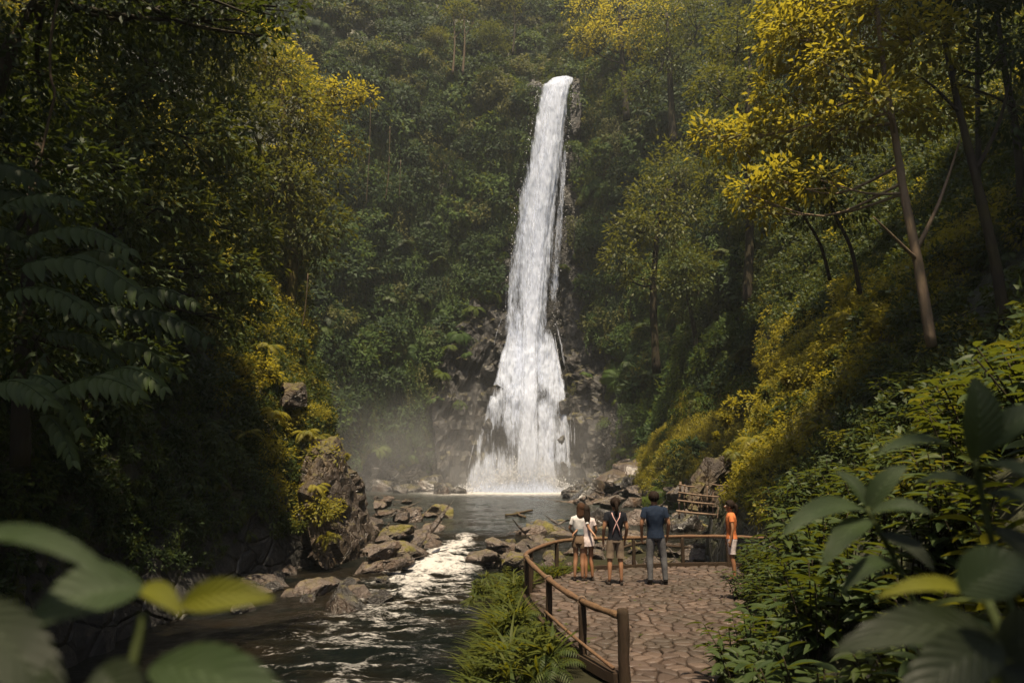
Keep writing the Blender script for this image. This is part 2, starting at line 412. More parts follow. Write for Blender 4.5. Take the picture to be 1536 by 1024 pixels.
ridge = 1-np.abs(fbm(WP*np.array([.8,2.,1]),4,53))*2
wz = wz + wav*amp + wav2*amp*1.3 + ridge*amp*.7*rap
foam = rap*zone*1.0 + (ridge-.62)*.75*(rap*.8+.1)*(WY<34)
foam = np.where(WY>=34, np.interp(WY,[34,36,48,64,78,88,95.5],[.20,.32,.32,.30,.60,1.05,1.3])*np.interp(np.abs(WX-1.),[0,9,13,22],[1,.95,.6,.3]), foam)
foam = np.where((WX>2)&(WY<34), .30, foam)
def water_mat():
    m, t = nt('river_water'); v = coords(t,'Object')
    f = attr(t,'foam')
    na = noise(t, coords(t,'Object',(1.6,3.6,1)), 2.1, 10,.76,.8)
    nb = noise(t, coords(t,'Object',(1.2,2.2,1)), 7., 7,.7,.3)
    fm = math_(t,'ADD', f, math_(t,'MULTIPLY', math_(t,'SUBTRACT', math_(t,'ADD', math_(t,'MULTIPLY',na,.62), math_(t,'MULTIPLY',nb,.38)), .5), 2.6))
    fm = ramp(t, fm, [(.58,0),(.80,.45),(1.,1)])
    nc = noise(t, coords(t,'Object',(.25,.4,1)), 1., 4)
    col = mixc(t, ramp(t,nc,[(.4,0),(.65,1)]), mixc(t,attr(t,'pool'),(.004,.006,.005),(.022,.030,.027)), (.014,.010,.005))
    h = math_(t,'ADD', math_(t,'MULTIPLY',na,1.), math_(t,'MULTIPLY',nb,.5))
    bp = bump(t, h, .8, .28)
    w = principled(t, col, .09, .5, bp); w.inputs['IOR'].default_value=1.33
    fo = principled(t, mixc(t,nb,(.30,.29,.28),(.78,.76,.74)), .7, .3, bump(t, nb, 1., .15))
    mx = nd(t,'ShaderNodeMixShader'); lk(t, fm, mx.inputs[0]); lk(t, w.outputs[0], mx.inputs[1]); lk(t, fo.outputs[0], mx.inputs[2]); out(t, mx.outputs[0]); return m
M_water = water_mat()
WP = np.stack([WX,WY,wz],-1)
me = npmesh('water', WP.reshape(-1,3), grid_faces(*WX.shape), M_water, True, attrs={'foam': foam.ravel(),'pool':np.clip((WY-33)/8,0,1).ravel()})
tag(mobj('water', me), kind='structure')
# ------------------------------------------------------------------ waterfall
def fall_mat(name, dens, col=(.86,.87,.92), stretch=(1.,.07)):
    m, t = nt(name)
    uv = nd(t,'ShaderNodeUVMap').outputs[0]
    mp = nd(t,'ShaderNodeMapping'); mp.inputs['Scale'].default_value=(stretch[0],stretch[1],1); lk(t, uv, mp.inputs['Vector'])
    n1 = noise(t, mp.outputs[0], 1.6, 8,.7,.35)
    mp2 = nd(t,'ShaderNodeMapping'); mp2.inputs['Scale'].default_value=(stretch[0]*2.2,stretch[1]*6,1); lk(t, uv, mp2.inputs['Vector'])
    n2 = noise(t, mp2.outputs[0], 2.2, 8,.75,.2)
    d = attr(t,'dens')
    a = math_(t,'ADD', math_(t,'MULTIPLY',d,dens), math_(t,'MULTIPLY', math_(t,'SUBTRACT', math_(t,'ADD', math_(t,'MULTIPLY',n1,.6), math_(t,'MULTIPLY',n2,.4)), .5), 2.7))
    a = ramp(t, a, [(.25,0),(.85,1)])
    c = mixc(t, ramp(t,n2,[(.35,0),(.62,1)]), tuple(x*.62 for x in col), col)
    bp = bump(t, math_(t,'ADD',n1,math_(t,'MULTIPLY',n2,.6)), .8, .5)
    df = principled(t, c, .55, .3, bp)
    tr = nd(t,'ShaderNodeBsdfTranslucent'); tr.inputs['Color'].default_value=(*col,1)
    m1 = nd(t,'ShaderNodeMixShader'); m1.inputs[0].default_value=.35; lk(t, df.outputs[0], m1.inputs[1]); lk(t, tr.outputs[0], m1.inputs[2])
    tp = nd(t,'ShaderNodeBsdfTransparent'); m2 = nd(t,'ShaderNodeMixShader'); lk(t, a, m2.inputs[0]); lk(t, tp.outputs[0], m2.inputs[1]); lk(t, m1.outputs[0], m2.inputs[2])
    out(t, m2.outputs[0]); return m
MF_core = fall_mat('falling_water_core', 2.3,(.78,.85,1.0)); MF_veil = fall_mat('falling_water_veil', 1.25, (.74,.82,1.0))
MF_thread = fall_mat('falling_water_thread', 1.1, (.82,.87,1.), (2.,.1))
falls = empty('waterfall', at(775,735,96)); 
tag(falls, 'tall white waterfall dropping from the jungle cliff and fanning over dark rock into the pool', 'waterfall')
finv = Matrix.Translation(-Vector(falls.location))
def wy_at(py):   # depth of the water surface by photo row: hugs the cliff, bulges out below the ledge
    return float(np.interp(py, [118,130,200,350,460,520,600,700,738],[104.4,103.4,102.2,100.8,99.5,98.2,95.2,93.6,93.2]))
def sheet(name, rows, mat, off=0., nu=40, nv=120, bulge=.8, dens=(1,1), seed=1, edgefade=.18, fadetop=0, fadebot=0, rough=.25, patch=0.):
    """rows: (py, left px, right px)"""
    ys = np.linspace(rows[0][0], rows[-1][0], nv); l = np.interp(ys,[r[0] for r in rows],[r[1] for r in rows]); r_ = np.interp(ys,[r[0] for r in rows],[r[2] for r in rows])
    V=[];UV=[];D=[]
    for j in range(nv):
        Y = wy_at(ys[j]) - off
        for i in range(nu):
            u = i/(nu-1); w = at(l[j]+(r_[j]-l[j])*u, ys[j], Y)
            b = math.sin(PI*u)**.7*bulge
            V.append((w.x, w.y-b, w.z)); UV.append(((w.x), w.z)); 
            e = min(1, u/edgefade, (1-u)/edgefade); e = e*e*(3-2*e); v = j/(nv-1)
            dd = (dens[0]+(dens[1]-dens[0])*v)*(.25+.75*e) - (1-e)*.35
            if fadetop: dd -= max(0,1-v/fadetop)*.8
            if fadebot: dd -= max(0,1-(1-v)/fadebot)*.8
            D.append(dd)
    V=np.array(V); n = fbm(V*np.array([1.1,1.1,.22]),4,seed); n2 = fbm(V*np.array([2.5,2.5,.8]),3,seed+8)
    V[:,1] -= n*rough*1.6+n2*rough*.5; V[:,0] += n2*rough*.35
    D=np.array(D); D=D+fbm(V*np.array([.30,.3,.16]),3,seed+60)*patch*2
    V -= np.array(falls.location)
    me = npmesh(name, V, grid_faces(nv,nu), mat, True, uv=np.array(UV)+seed*3.3, attrs={'dens':D})
    return mobj(name, me, falls)
outl = [(119,826,864),(124,819,862),(130,811,859),(150,804,857),(200,795,853),(250,786,848),(300,778,843),(350,771,838),(400,767,836),(450,764,832),(500,760,828),(560,755,826),(640,752,822),(735,735,832)]
core = [(119,832,862),(124,824,860),(150,814,853),(200,809,846),(250,803,840),(300,797,832),(350,792,826),(400,788,822),(450,783,818),(500,780,812),(560,778,810),(640,774,812),(735,762,822)]
sheet('main_curtain', outl, MF_veil, 0, 44, 220, .9, (1.25,.12), 1, .3)
sheet('main_curtain', core, MF_core, 1.0, 34, 220, .8, (1.1,.62), 2, .35)
sheet('main_curtain', core, MF_core, 1.8, 30, 220, .5, (.45,.62), 6, .45)
sheet('side_veil', [(200,786,812),(300,771,800),(400,757,790),(480,748,785),(560,742,780)], MF_veil, .4, 26, 120, .3, (.5,.42), 3, .45, .25,.2)
sheet('side_veil', [(160,845,862),(250,835,856),(330,828,850),(430,818,846),(520,812,842)], MF_veil, .5, 22, 120, .2, (.42,.34), 4, .45, .2,.25)
sheet('lower_cascade', [(468,768,798),(520,752,806),(560,742,806),(600,728,806),(650,714,800),(700,700,800),(738,688,800)], MF_veil, .3, 54, 150, .7, (.66,.46), 5, .12, .22, patch=.55)
sheet('lower_cascade', [(545,748,790),(590,727,782),(640,711,778),(700,700,776),(738,692,780)], MF_core, .9, 44, 120, .5, (.10,.34), 9, .25, .2, patch=.4)
sheet('lower_cascade', [(468,798,826),(520,800,836),(560,802,844),(600,804,852),(650,806,858),(700,806,860),(738,800,862)], MF_veil, .25, 50, 150, .6, (.62,.52), 7, .14, .25, patch=.5)
sheet('lower_cascade', [(560,800,822),(610,800,830),(660,800,836),(738,796,846)], MF_core, .8, 34, 120, .4, (.30,.42), 8, .3, .3)
sheet('base_spray', [(690,700,850),(715,690,858),(742,676,872)], MF_veil, 2.6, 60, 60, .4, (.1,.95), 14, .25, .9)
sheet('base_spray', [(705,740,840),(725,722,852),(744,705,862)], MF_veil, 3.6, 50, 50, .4, (.2,1.1), 15, .3, .9)
threads = [[(458,764),(475,753),(498,747),(520,740),(545,739)],[(470,768),(500,764),(540,757),(580,748)],[(462,828),(485,834),(512,841),(545,846),(580,848)],[(470,826),(515,834),(560,842),(600,850)],
  [(594,846),(612,856),(640,861),(675,861),(700,858)],[(600,838),(640,846),(690,852),(730,846)],[(600,852),(640,856),(690,857)],[(500,746),(530,752),(570,748),(610,738)],[(520,832),(550,838),(590,842)],[(640,718),(670,710),(700,703),(728,698)]]
for k, th in enumerate(threads):
    w0 = 1.8 + (k%3)*1.3; ty=[q[0] for q in th]; tx=[q[1] for q in th]; cf=np.polyfit(ty,tx,min(3,len(th)-1)); yy=np.linspace(ty[0],ty[-1],14)
    sheet('water_thread', [(y, float(np.polyval(cf,y))-w0*(.5+.7*q/13), float(np.polyval(cf,y))+w0*(.5+.7*q/13)) for q,y in enumerate(yy)], MF_thread, 1.1, 9, 80, .05, (.52,.46), 20+k, .5, .3,.35,.10)
# foaming splash where the falls hit the pool: many small tumbling lumps of white water
def foam_mat():
    m, t = nt('white_foam'); n1 = noise(t, coords(t,'Object'), 1.5, 6,.7)
    p = principled(t, mixc(t,n1,(.62,.64,.68),(.88,.88,.9)), .8,.2, bump(t,n1,1.,.4)); out(t,p.outputs[0]); return m
M_foam = foam_mat()
def blob_np(n=2):
    bm = bmesh.new(); bmesh.ops.create_icosphere(bm, subdivisions=n, radius=1); V=np.array([v.co[:] for v in bm.verts]); F=np.array([[v.index for v in f.verts] for f in bm.faces]); bm.free(); return V,F
ico2 = blob_np(2); ico3 = blob_np(3); ico4 = blob_np(4)
acc = Acc()
for k in range(420):
    x = R.gauss(1.,4.4); x = max(-8.5, min(9.5,x)); V,F = ico2; s = R.uniform(.10,.38)*(1.3-abs(x)/14)
    y = 93.2+R.gauss(0,.7); z = -.95+abs(R.gauss(0,.35))*max(.2,1-abs(x)/10)
    acc.add(V*np.array([s*1.6,s,s*.7])*(1+.3*vnoise(V*2.2,k))[:,None]+np.array([x,y,z])-np.array(falls.location), F)
tag(mobj('splash_foam', acc.mesh('splash_foam', M_foam), falls),kind='stuff')
oc=(np.array([(1,0,0),(-1,0,0),(0,1,0),(0,-1,0),(0,0,1),(0,0,-1)],float),np.array([(0,2,4),(2,1,4),(1,3,4),(3,0,4),(2,0,5),(1,2,5),(3,1,5),(0,3,5)]))
def droplets(name,label,P,smin,smax):
    n=len(P); sc_=(smin+(smax-smin)*NR.random(n)**2)[:,None,None]; V=oc[0][None]*sc_*np.array([1,1,1.7])+P[:,None,:]; F=(oc[1][None]+(np.arange(n)*6)[:,None,None]).reshape(-1,3)
    tag(mobj(name,npmesh(name,V.reshape(-1,3),F,M_foam,True)),label,'spray',None,'stuff')
n=9000; ang=NR.random(n); X=np.clip(NR.normal(size=n)*4.2+1.,-10,11); Z=-1+np.abs(NR.normal(size=n))*1.6*np.exp(-((X-1)/7)**2)+.0; Y=92.6-np.abs(NR.normal(size=n))*1.1
rows_=[(at(l_,y_,wy_at(y_)),at(r_,y_,wy_at(y_))) for y_,l_,r_ in outl]; Q=[]
for _ in range(500):
    k=R.randrange(2,len(rows_)-2); a,b=rows_[k]; a2,b2=rows_[k+1]; u=R.random(); e=a.lerp(a2,u) if R.random()<.5 else b.lerp(b2,u); Q.append((e.x+R.gauss(0,.22+.006*(60-e.z)),e.y-.8+R.gauss(0,.5),e.z))
droplets('spray','white droplets thrown up around the falls',np.concatenate([np.stack([X,Y,Z],-1),np.array(Q)]),.02,.075)
# ------------------------------------------------------------------ rocks
def rock_mesh(seed, mat, flat=.7, n=16, sub=3):
    rr = random.Random(seed); bm = bmesh.new()
    for k in range(n):
        v = Vector((rr.gauss(0,1),rr.gauss(0,1),rr.gauss(0,1))).normalized()*rr.uniform(.8,1.05)
        bm.verts.new((v.x, v.y*rr.uniform(.75,1), v.z*flat))
    g = bmesh.ops.convex_hull(bm, input=bm.verts)
    bmesh.ops.delete(bm, geom=[v for v in bm.verts if not v.link_faces], context='VERTS')
    bmesh.ops.bevel(bm, geom=bm.edges[:], offset=.07, segments=2, affect='EDGES', profile=.6)
    bmesh.ops.triangulate(bm, faces=bm.faces)
    for _ in range(sub):
        es = [e for e in bm.edges if e.calc_length() > .16]
        if es: bmesh.ops.subdivide_edges(bm, edges=es, cuts=1)
        bmesh.ops.triangulate(bm, faces=bm.faces)
    bm.normal_update()
    P = np.array([v.co[:] for v in bm.verts]); n1 = fbm(P*2.,4,seed); f, c = worley(P*2.2, seed+4); n3 = fbm(P*7,3,seed+3)
    for v, a, b, c_ in zip(bm.verts, n1, c, n3): v.co += v.normal*(a*.10 + (b-.5)*.09 + c_*.03)
    me = bpy.data.meshes.new('boulder'); bm.to_mesh(me); bm.free(); me.materials.append(mat)
    for p in me.polygons: p.use_smooth = True
    return me
RK = [rock_mesh(i, M_rock, .62+.05*(i%3)) for i in range(7)]
RKW = [rock_mesh(30+i, M_rockwet, .8) for i in range(4)]
M_rockblack = rock_mat('black_ledge_rock', (.003,.003,.003), (.013,.011,.010), moss=.35, warm=(.022,.014,.008), wet=.15)
RKB = [rock_mesh(40+i, M_rockblack, .8) for i in range(3)]
M_rockm = rock_mat('mossy_rock', (.04,.035,.025), (.16,.125,.09), moss=.95, wet=.1)
RKM = [rock_mesh(50+i, M_rockm, .7) for i in range(3)]
def rock(me, loc, s, label, group, rz=None, tilt=.3, nm='boulder'):
    o = mobj(nm, me, None, loc, (R.uniform(-tilt,tilt),R.uniform(-tilt,tilt),R.uniform(0,6.28) if rz is None else rz), s)
    return tag(o, label, 'rock', group)
def rx(px,py,z): return on(px,py,z)
# placed one by one: (px, py of waterline/base, base z, size in px across, kind, label)
rocks_named = [
 (722,848,-1.45,62,'K','dark rounded boulder splitting the rapids on the right bank','rocks right of the rapids'),
 (765,846,-1.3,50,'M','round mossy boulder right behind the one splitting the rapids','rocks right of the rapids'),
 (748,822,-1.1,54,'K','flat brown boulder right of the cascade lip','rocks right of the rapids'),
 (790,806,-1.0,62,'K','long grey boulder where the pool meets the right bank','rocks right of the rapids'),
 (826,800,-1.0,60,'M','moss covered boulder beside the pool left of the couple','rocks right of the rapids'),
 (626,824,-1.35,70,'K','big grey boulder left of the cascade with foam against it','rocks left of the rapids'),
 (600,846,-1.5,86,'K','large brown slab at the water left of the rapids','rocks left of the rapids'),
 (560,860,-1.5,70,'K','dark slab at the foot of the rock nose in the river','rocks left of the rapids'),
 (655,776,-.9,52,'M','brown rounded boulder on top of the left rock pile','rocks left of the rapids'),
 (612,782,-.9,56,'K','flat topped boulder high on the left rock pile','rocks left of the rapids'),
 (905,788,-.9,72,'W','smooth dark boulder in the pool behind the couple','pool boulders'),
 (1040,800,-1.0,78,'W','huge dark boulder under the stick fence','pool boulders'),
 (1010,748,-.9,50,'K','pale rock pile boulder beyond the man in navy','shore boulders'),
 (862,735,-.9,46,'W','smooth wet rock at the right foot of the falls','rocks at the foot of the falls'),
 (745,736,-.9,40,'W','wet rock half hidden in spray under the falls','rocks at the foot of the falls'),
 (600,735,-.9,60,'W','dark rock at the far left shore of the pool in mist','rocks at the foot of the falls'),
 (840,705,2.5,40,'W','wet ledge boulder under the right strand of the falls','rocks at the foot of the falls'),
]
for i,(px,py,z,w,k,lab,gr) in enumerate(rocks_named):
    p = rx(px,py,z) if z < 1 else at(px,py,95); dep = p.y/1.03; s = w/1024*dep*.56
    me = {'K':RK,'M':RKM,'W':RKW}[k]; rock(me[i%len(me)], (p.x,p.y+s*.5,p.z+s*.12), (s,s,s*.9), lab, gr)
def pile(n, pxr, pyr, z0, smin, smax, lab, gr, mats, seed, zfun=None):
    rr = random.Random(seed)
    for k in range(n):
        px = rr.uniform(*pxr); py = rr.uniform(*pyr)
        if seed==1 and px > 672-(py-790)*.75: px -= 45
        p = on(px,py,z0); s = rr.uniform(smin,smax)*(.7+.6*rr.random())
        me = mats[rr.randrange(len(mats))]; z = zfun(p.x,p.y) if zfun else z0
        rock(me, (p.x,p.y,z+s*.15), (s*rr.uniform(.9,1.4),s,s*rr.uniform(.7,1)), lab, gr)
pile(40,(556,660),(772,852),-1.15,.3,.75,'brown rock in the heap left of the rapids','rocks in the left heap',RK+RKM[:1],1, lambda x,y: -1.25+max(0,-3.2-x)*.22)
pile(26,(300,600),(850,915),-1.5,.3,.6,'dark wet rock along the foot of the left hillside','rocks along the left bank',RK[:2]+RKW,12)
pile(34,(728,860),(786,850),-1.15,.25,.6,'grey rock in the heap right of the rapids','rocks in the right heap',RK+RKM,2)
pile(70,(850,1075),(778,850),-1.15,.22,.6,'small brown rock behind the railing','rocks behind the railing',RK+RKM,3)
pile(34,(880,1065),(742,790),-.9,.5,1.2,'pale brown rock on the right pool shore','rocks on the right shore',RK,4, lambda x,y: -.9+max(0,x-9)*.45)
pile(30,(860,960),(733,750),-.9,1.0,2.4,'dark rock at the pool\'s far right shore','rocks on the far shore',RKW+RK[:2],5, lambda x,y: -.9+max(0,x-9.)*.5)
pile(14,(560,690),(733,742),-.9,1.0,2.6,'dark misty rock at the pool\'s far left shore','rocks on the far left shore',RKW,6)
pile(10,(840,905),(985,1030),-.4,.10,.22,'small dark stone at the edge of the paving','stones beside the paving',RK,8, lambda x,y: -.25)
for k,(px,py,w,dy) in enumerate([(746,592,34,2.2),(737,640,30,2.),(722,690,26,2.),(836,572,26,2.3),(846,612,34,2.1),(838,660,26,2.),(852,700,26,1.8),(752,530,20,2.4),(826,520,20,2.4),(735,560,34,4.2),(868,640,40,4.4)]):
    p=at(px,py,wy_at(py)+dy-1.9); s_=w/1024*104*.55
    rock(RKB[k%3],p,(s_,s_*.9,s_*1.1),'black wet ledge rock breaking the lower cascade' if k<9 else 'black wet rock on the cliff face beside the lower cascade','ledge rocks in the lower cascade' if k<9 else 'rocks beside the lower cascade')
# ------------------------------------------------------------------ the slanted rock nose of the left hillside
def crag(name, pts_px, Y, thick, mat, label, seed, amp=1., fq=1., el=.32):
    bm = bmesh.new()
    for (px,py,dy) in pts_px: bm.verts.new(at(px,py,Y+dy))
    bmesh.ops.convex_hull(bm, input=bm.verts)
    bmesh.ops.delete(bm, geom=[v for v in bm.verts if not v.link_faces], context='VERTS')
    bmesh.ops.triangulate(bm, faces=bm.faces)
    for _ in range(5):
        es=[e for e in bm.edges if e.calc_length()>el]
        if es: bmesh.ops.subdivide_edges(bm, edges=es, cuts=1)
        bmesh.ops.triangulate(bm, faces=bm.faces)
    bm.normal_update(); P=np.array([v.co[:] for v in bm.verts]); q = P@np.array(Matrix.Rotation(.5,3,'Y'))*np.array([1.25,1.1,.28 if amp==1 else .9])*fq
    f,c = worley(q*1.1,seed); n1=fbm(P*.8*fq,5,seed); f2,c2=worley(q*2.6,seed+2)
    for v,a,b,d in zip(bm.verts,n1,c,c2): v.co += v.normal*(a*.28+(b-.5)*.32+(d-.5)*.12)*amp
    me=bpy.data.meshes.new(name); bm.to_mesh(me); bm.free(); me.materials.append(mat)
    for p in me.polygons: p.use_smooth=False
    return tag(mobj(name,me), label,'rock')
crag('rock_outcrop', [(470,660,-1),(505,655,0),(528,690,.5),(545,735,1),(560,800,1),(560,840,0),(500,860,-3),(470,845,-4),(455,740,-4),(480,690,-3),(450,700,2),(450,850,3),(540,840,4),(520,700,4)], 30, 3, M_rockface, 'tall slanted brown rock face at the end of the left hillside', 5)
crag('rock_outcrop', [(425,575,0),(455,578,0),(456,605,0),(425,608,-1),(420,590,2),(452,590,2),(430,572,1)], 29, 1, M_rockface, 'square sunlit rock jutting from the shrubs high on the left hillside', 8)
crag('rock_outcrop', [(712,455,100.6),(765,470,102.2),(668,540,98.1),(650,600,96.6),(655,690,95.1),(660,738,94.6),(750,738,97.2),(742,600,99.2),(760,520,100.7),(700,500,98.6),(640,738,101.6),(650,560,104.6),(710,440,106.6),(770,450,108.2),(760,738,106.2)], 0, 1, M_rockblack, 'black wet layered rock face left of the lower cascade', 21, 3.2, .42, .75)
crag('rock_outcrop', [(838,400,104.2),(875,420,102.6),(842,520,100.7),(905,500,100.1),(935,590,97.1),(930,700,95.1),(900,738,94.6),(862,738,96.7),(858,600,98.8),(850,560,99.8),(940,560,104.6),(880,390,108.6),(836,390,110.2),(845,738,106.2),(950,730,103.6)], 0, 1, M_rockblack, 'black wet layered rock face right of the lower cascade', 22, 3.2, .42, .75)
crag('lip_rock', [(792,128,0),(812,126,0),(816,134,0),(808,150,0),(800,175,0),(786,180,0),(784,140,0),(800,120,3),(812,160,3),(784,170,3)], 103.8, 1, M_rockblack, 'dark wet rock at the left side of the lip of the falls', 11)
crag('lip_rock', [(860,122,1),(868,126,0),(873,150,0),(869,190,0),(861,205,0),(856,180,0),(858,140,0),(870,115,4),(878,210,4)], 103.8, 1, M_rockblack, 'dark broken rock at the right side of the lip of the falls', 12)
crag('rock_outcrop', [(1040,715,0),(1060,690,0),(1085,684,0),(1100,700,0),(1108,735,0),(1100,765,0),(1060,770,0),(1035,760,-1),(1050,720,4),(1105,730,4),(1080,765,4)], 25, 1, M_rockface, 'brown mossy rock face behind the stick fence', 9)
# ------------------------------------------------------------------ foliage prototypes
def pads(acc, C, rad, tmpl, L, per, out_dir, spread=1., up=.55, jit=.35, tint0=None):
    """fans of leaves: C pad centres, out_dir the direction each pad looks"""
    n=len(C); c=np.repeat(C,per,0); o=np.repeat(out_dir,per,0); r=np.repeat(np.broadcast_to(rad,(n,)),per)
    side=unit(NR.normal(size=(n*per,3)))
    side=unit(side-o*np.sum(side*o,-1,keepdims=True)*.6)
    p=c+side*(r*np.sqrt(NR.random(n*per))*spread)[:,None]+o*(NR.random(n*per)*.25*r)[:,None]
    d=unit(side*.8+o*.7+np.array([0,0,-.35])+NR.normal(size=(n*per,3))*jit)
    nn=unit(o*.5+np.array([0,0,up+.4])+NR.normal(size=(n*per,3))*jit)
    base=np.repeat(NR.random(n),per) if tint0 is None else np.repeat(tint0,per)
    t=np.clip(base*.6+NR.random(n*per)*.4,0,1)
    put_leaves(acc,tmpl,p,d,nn,L*(.45+.85*NR.random(n*per)),tint=t)
def clump_mesh(name, mat, npad=34, per=13, L=.22, w=.42, flat=.8, zmin=-.25, rmin=.55, padr=.2, droop=.18):
    acc=Acc(); o=rdir(npad,zmin); C=o*np.array([1,1,flat])*(rmin+(1-rmin)*NR.random(npad)**.6)[:,None]
    pads(acc,C,padr,leaf_lo(w,droop),L,per,o); return acc.mesh(name,mat)
def frond(acc, base, d, up, L, n=15, pw=.30, w=.24, arch=.55, tmpl=None, tint=.5, start=.15):
    """an arching pinnate frond; d horizontal direction, up lift"""
    tmpl=tmpl or leaf_lo(.26,.25,.05); d=unit(np.array(d,float)); t=np.linspace(start,1,n)
    z=np.array([0,0,1.])
    pos=np.array(base)+np.outer(t*L*(1-.15*t),d)+np.outer((up*t-arch*t*t)*L,z)
    tan=unit(d*(1-.3*t)[:,None]+np.outer(up-2*arch*t,z)); s=unit(np.cross(tan,z)); nrm=np.cross(s,tan)
    ln=pw*L*np.sin(PI*np.clip(t*.92+.06,0,1))**.7+.03*L
    for sg in (-1,1):
        dd=unit(s*sg+tan*.55-z*.25); put_leaves(acc,tmpl,pos,dd,nrm+NR.normal(size=(n,3))*.12,ln,ln*w/.26*1.,tint=np.clip(tint+NR.random(n)*.25,0,1))
    r,f=tube([Vector(p) for p in pos[::3]],[.006*L]*len(pos[::3]),4,cap=False); acc.add(r,f,tint)
def fern_mesh(name, mat, nf=9, L=1., w=.24, pw=.28, up=.75, arch=.75, n=15):
    acc=Acc()
    for k in range(nf):
        a=2*PI*k/nf+R.uniform(-.3,.3); frond(acc,(0,0,0),(math.cos(a),math.sin(a),0),up*R.uniform(.6,1.3),L*R.uniform(.75,1.1),n,pw,w,arch*R.uniform(.8,1.2),tint=R.random()*.7)
    return acc.mesh(name,mat)
def sprig_mesh(name, mat, nst=7, per=9, H=.6, L=.3, w=.3, tm=None, droop=.3):
    """stems each topped by a fan of drooping lance leaves"""
    acc=Acc(); tm=tm or leaf_mid(w,droop)
    for k in range(nst):
        a=R.uniform(0,6.28); lean=R.uniform(.1,.6); h=H*R.uniform(.5,1.1)
        tip=np.array([math.cos(a)*lean*h,math.sin(a)*lean*h,h]); base=np.array([math.cos(a)*.05,math.sin(a)*.05,-.1])
        pts=smooth_path([base,(base+tip)/2+np.array([0,0,.05]),tip],3); v,f=tube(pts,[.012]*len(pts),4,cap=False); acc.add(v,f,.1)
        m=per; ang=np.arange(m)*2.4+R.uniform(0,6); q=np.linspace(0,1,m); 
        P=base+(tip-base)*(1-.55*q)[:,None]
        d=np.stack([np.cos(ang),np.sin(ang),.45-.7*q],-1)+np.array([math.cos(a),math.sin(a),0])*.25
        put_leaves(acc,tm,P,d,np.array([[0,0,1.]])+NR.normal(size=(m,3))*.2,L*(.65+.45*NR.random(m)),tint=np.clip(R.random()*.5+NR.random(m)*.4,0,1))
    return acc.mesh(name,mat)
def tuft_mesh(name, mat, n=40, L=.5, w=.05):
    acc=Acc(); a=NR.random(n)*6.28; tm=leaf_mid(w,.75,.02,5)
    d=np.stack([np.cos(a)*.5,np.sin(a)*.5,np.full(n,1.)],-1)+NR.normal(size=(n,3))*.2
    up=np.stack([-np.cos(a),-np.sin(a),np.full(n,.5)],-1)
    # blades bend outwards: the template droops along -z of its frame, so its z looks inwards
    put_leaves(acc,tm,np.stack([np.cos(a)*.05,np.sin(a)*.05,a*0],-1),d,up,L*(.5+.7*NR.random(n)))
    return acc.mesh(name,mat)
def proto(me):
    o=bpy.data.objects.new(me.name,me); return o
def coll(name, meshes):
    c=bpy.data.collections.new(name)
    for i,me in enumerate(meshes):
        o=bpy.data.objects.new('%s_%02d'%(name,i),me); c.objects.link(o)
    return c
def scatter(name, pts, nrm, scale, idx, collection, upw=.5, label='', cat=None, spin=True):
    nrm=np.asarray(nrm,float)
    """stuff object: geometry-nodes instances of leafy clumps on the given points"""
    n=len(pts); z=unit(nrm*(1-upw)+np.array([0,0,upw])); a=NR.random(n)*6.28
    x0=unit(np.cross(np.broadcast_to([0,0,1.],(n,3))+1e-3,z)+np.array([1e-4,0,0])); y0=np.cross(z,x0)
    if not spin:
        z=np.broadcast_to([0,0,1.],(n,3)); y0=unit(-(nrm*np.array([1,1,0])+1e-4)); x0=np.cross(y0,z); a=NR.normal(size=n)*.35; y0=np.cross(z,x0)
    x=x0*np.cos(a)[:,None]+y0*np.sin(a)[:,None]; y=np.cross(z,x); Rm=np.stack([x,y,z],-1)
    rot=np.array([Matrix(Rm[i].tolist()).to_euler()[:] for i in range(n)])
    me=bpy.data.meshes.new(name); me.vertices.add(n); me.vertices.foreach_set('co',np.asarray(pts,np.float32).ravel())
    A=me.attributes.new('rot','FLOAT_VECTOR','POINT'); A.data.foreach_set('vector',rot.astype(np.float32).ravel())
    A=me.attributes.new('scl','FLOAT','POINT'); A.data.foreach_set('value',np.asarray(scale,np.float32))
    A=me.attributes.new('idx','INT','POINT'); A.data.foreach_set('value',np.asarray(idx,np.int32))
    o=mobj(name,me); g=bpy.data.node_groups.new(name,'GeometryNodeTree')
    g.interface.new_socket('Geometry',in_out='INPUT',socket_type='NodeSocketGeometry'); g.interface.new_socket('Geometry',in_out='OUTPUT',socket_type='NodeSocketGeometry')
    gi=g.nodes.new('NodeGroupInput'); go=g.nodes.new('NodeGroupOutput'); ip=g.nodes.new('GeometryNodeInstanceOnPoints')
    ci=g.nodes.new('GeometryNodeCollectionInfo'); ci.inputs['Collection'].default_value=collection; ci.inputs['Separate Children'].default_value=True; ci.inputs['Reset Children'].default_value=True
    def na(nm,ty):
        q=g.nodes.new('GeometryNodeInputNamedAttribute'); q.data_type=ty; q.inputs['Name'].default_value=nm; return q.outputs['Attribute']
    e=g.nodes.new('FunctionNodeEulerToRotation'); g.links.new(na('rot','FLOAT_VECTOR'),e.inputs[0])
    g.links.new(gi.outputs[0],ip.inputs['Points']); g.links.new(ci.outputs[0],ip.inputs['Instance']); ip.inputs['Pick Instance'].default_value=True
    g.links.new(na('idx','INT'),ip.inputs['Instance Index']); g.links.new(e.outputs[0],ip.inputs['Rotation']); g.links.new(na('scl','FLOAT'),ip.inputs['Scale'])
    g.links.new(ip.outputs[0],go.inputs[0]); md=o.modifiers.new('scatter','NODES'); md.node_group=g
    tag(o,label,cat,None,'stuff'); return o
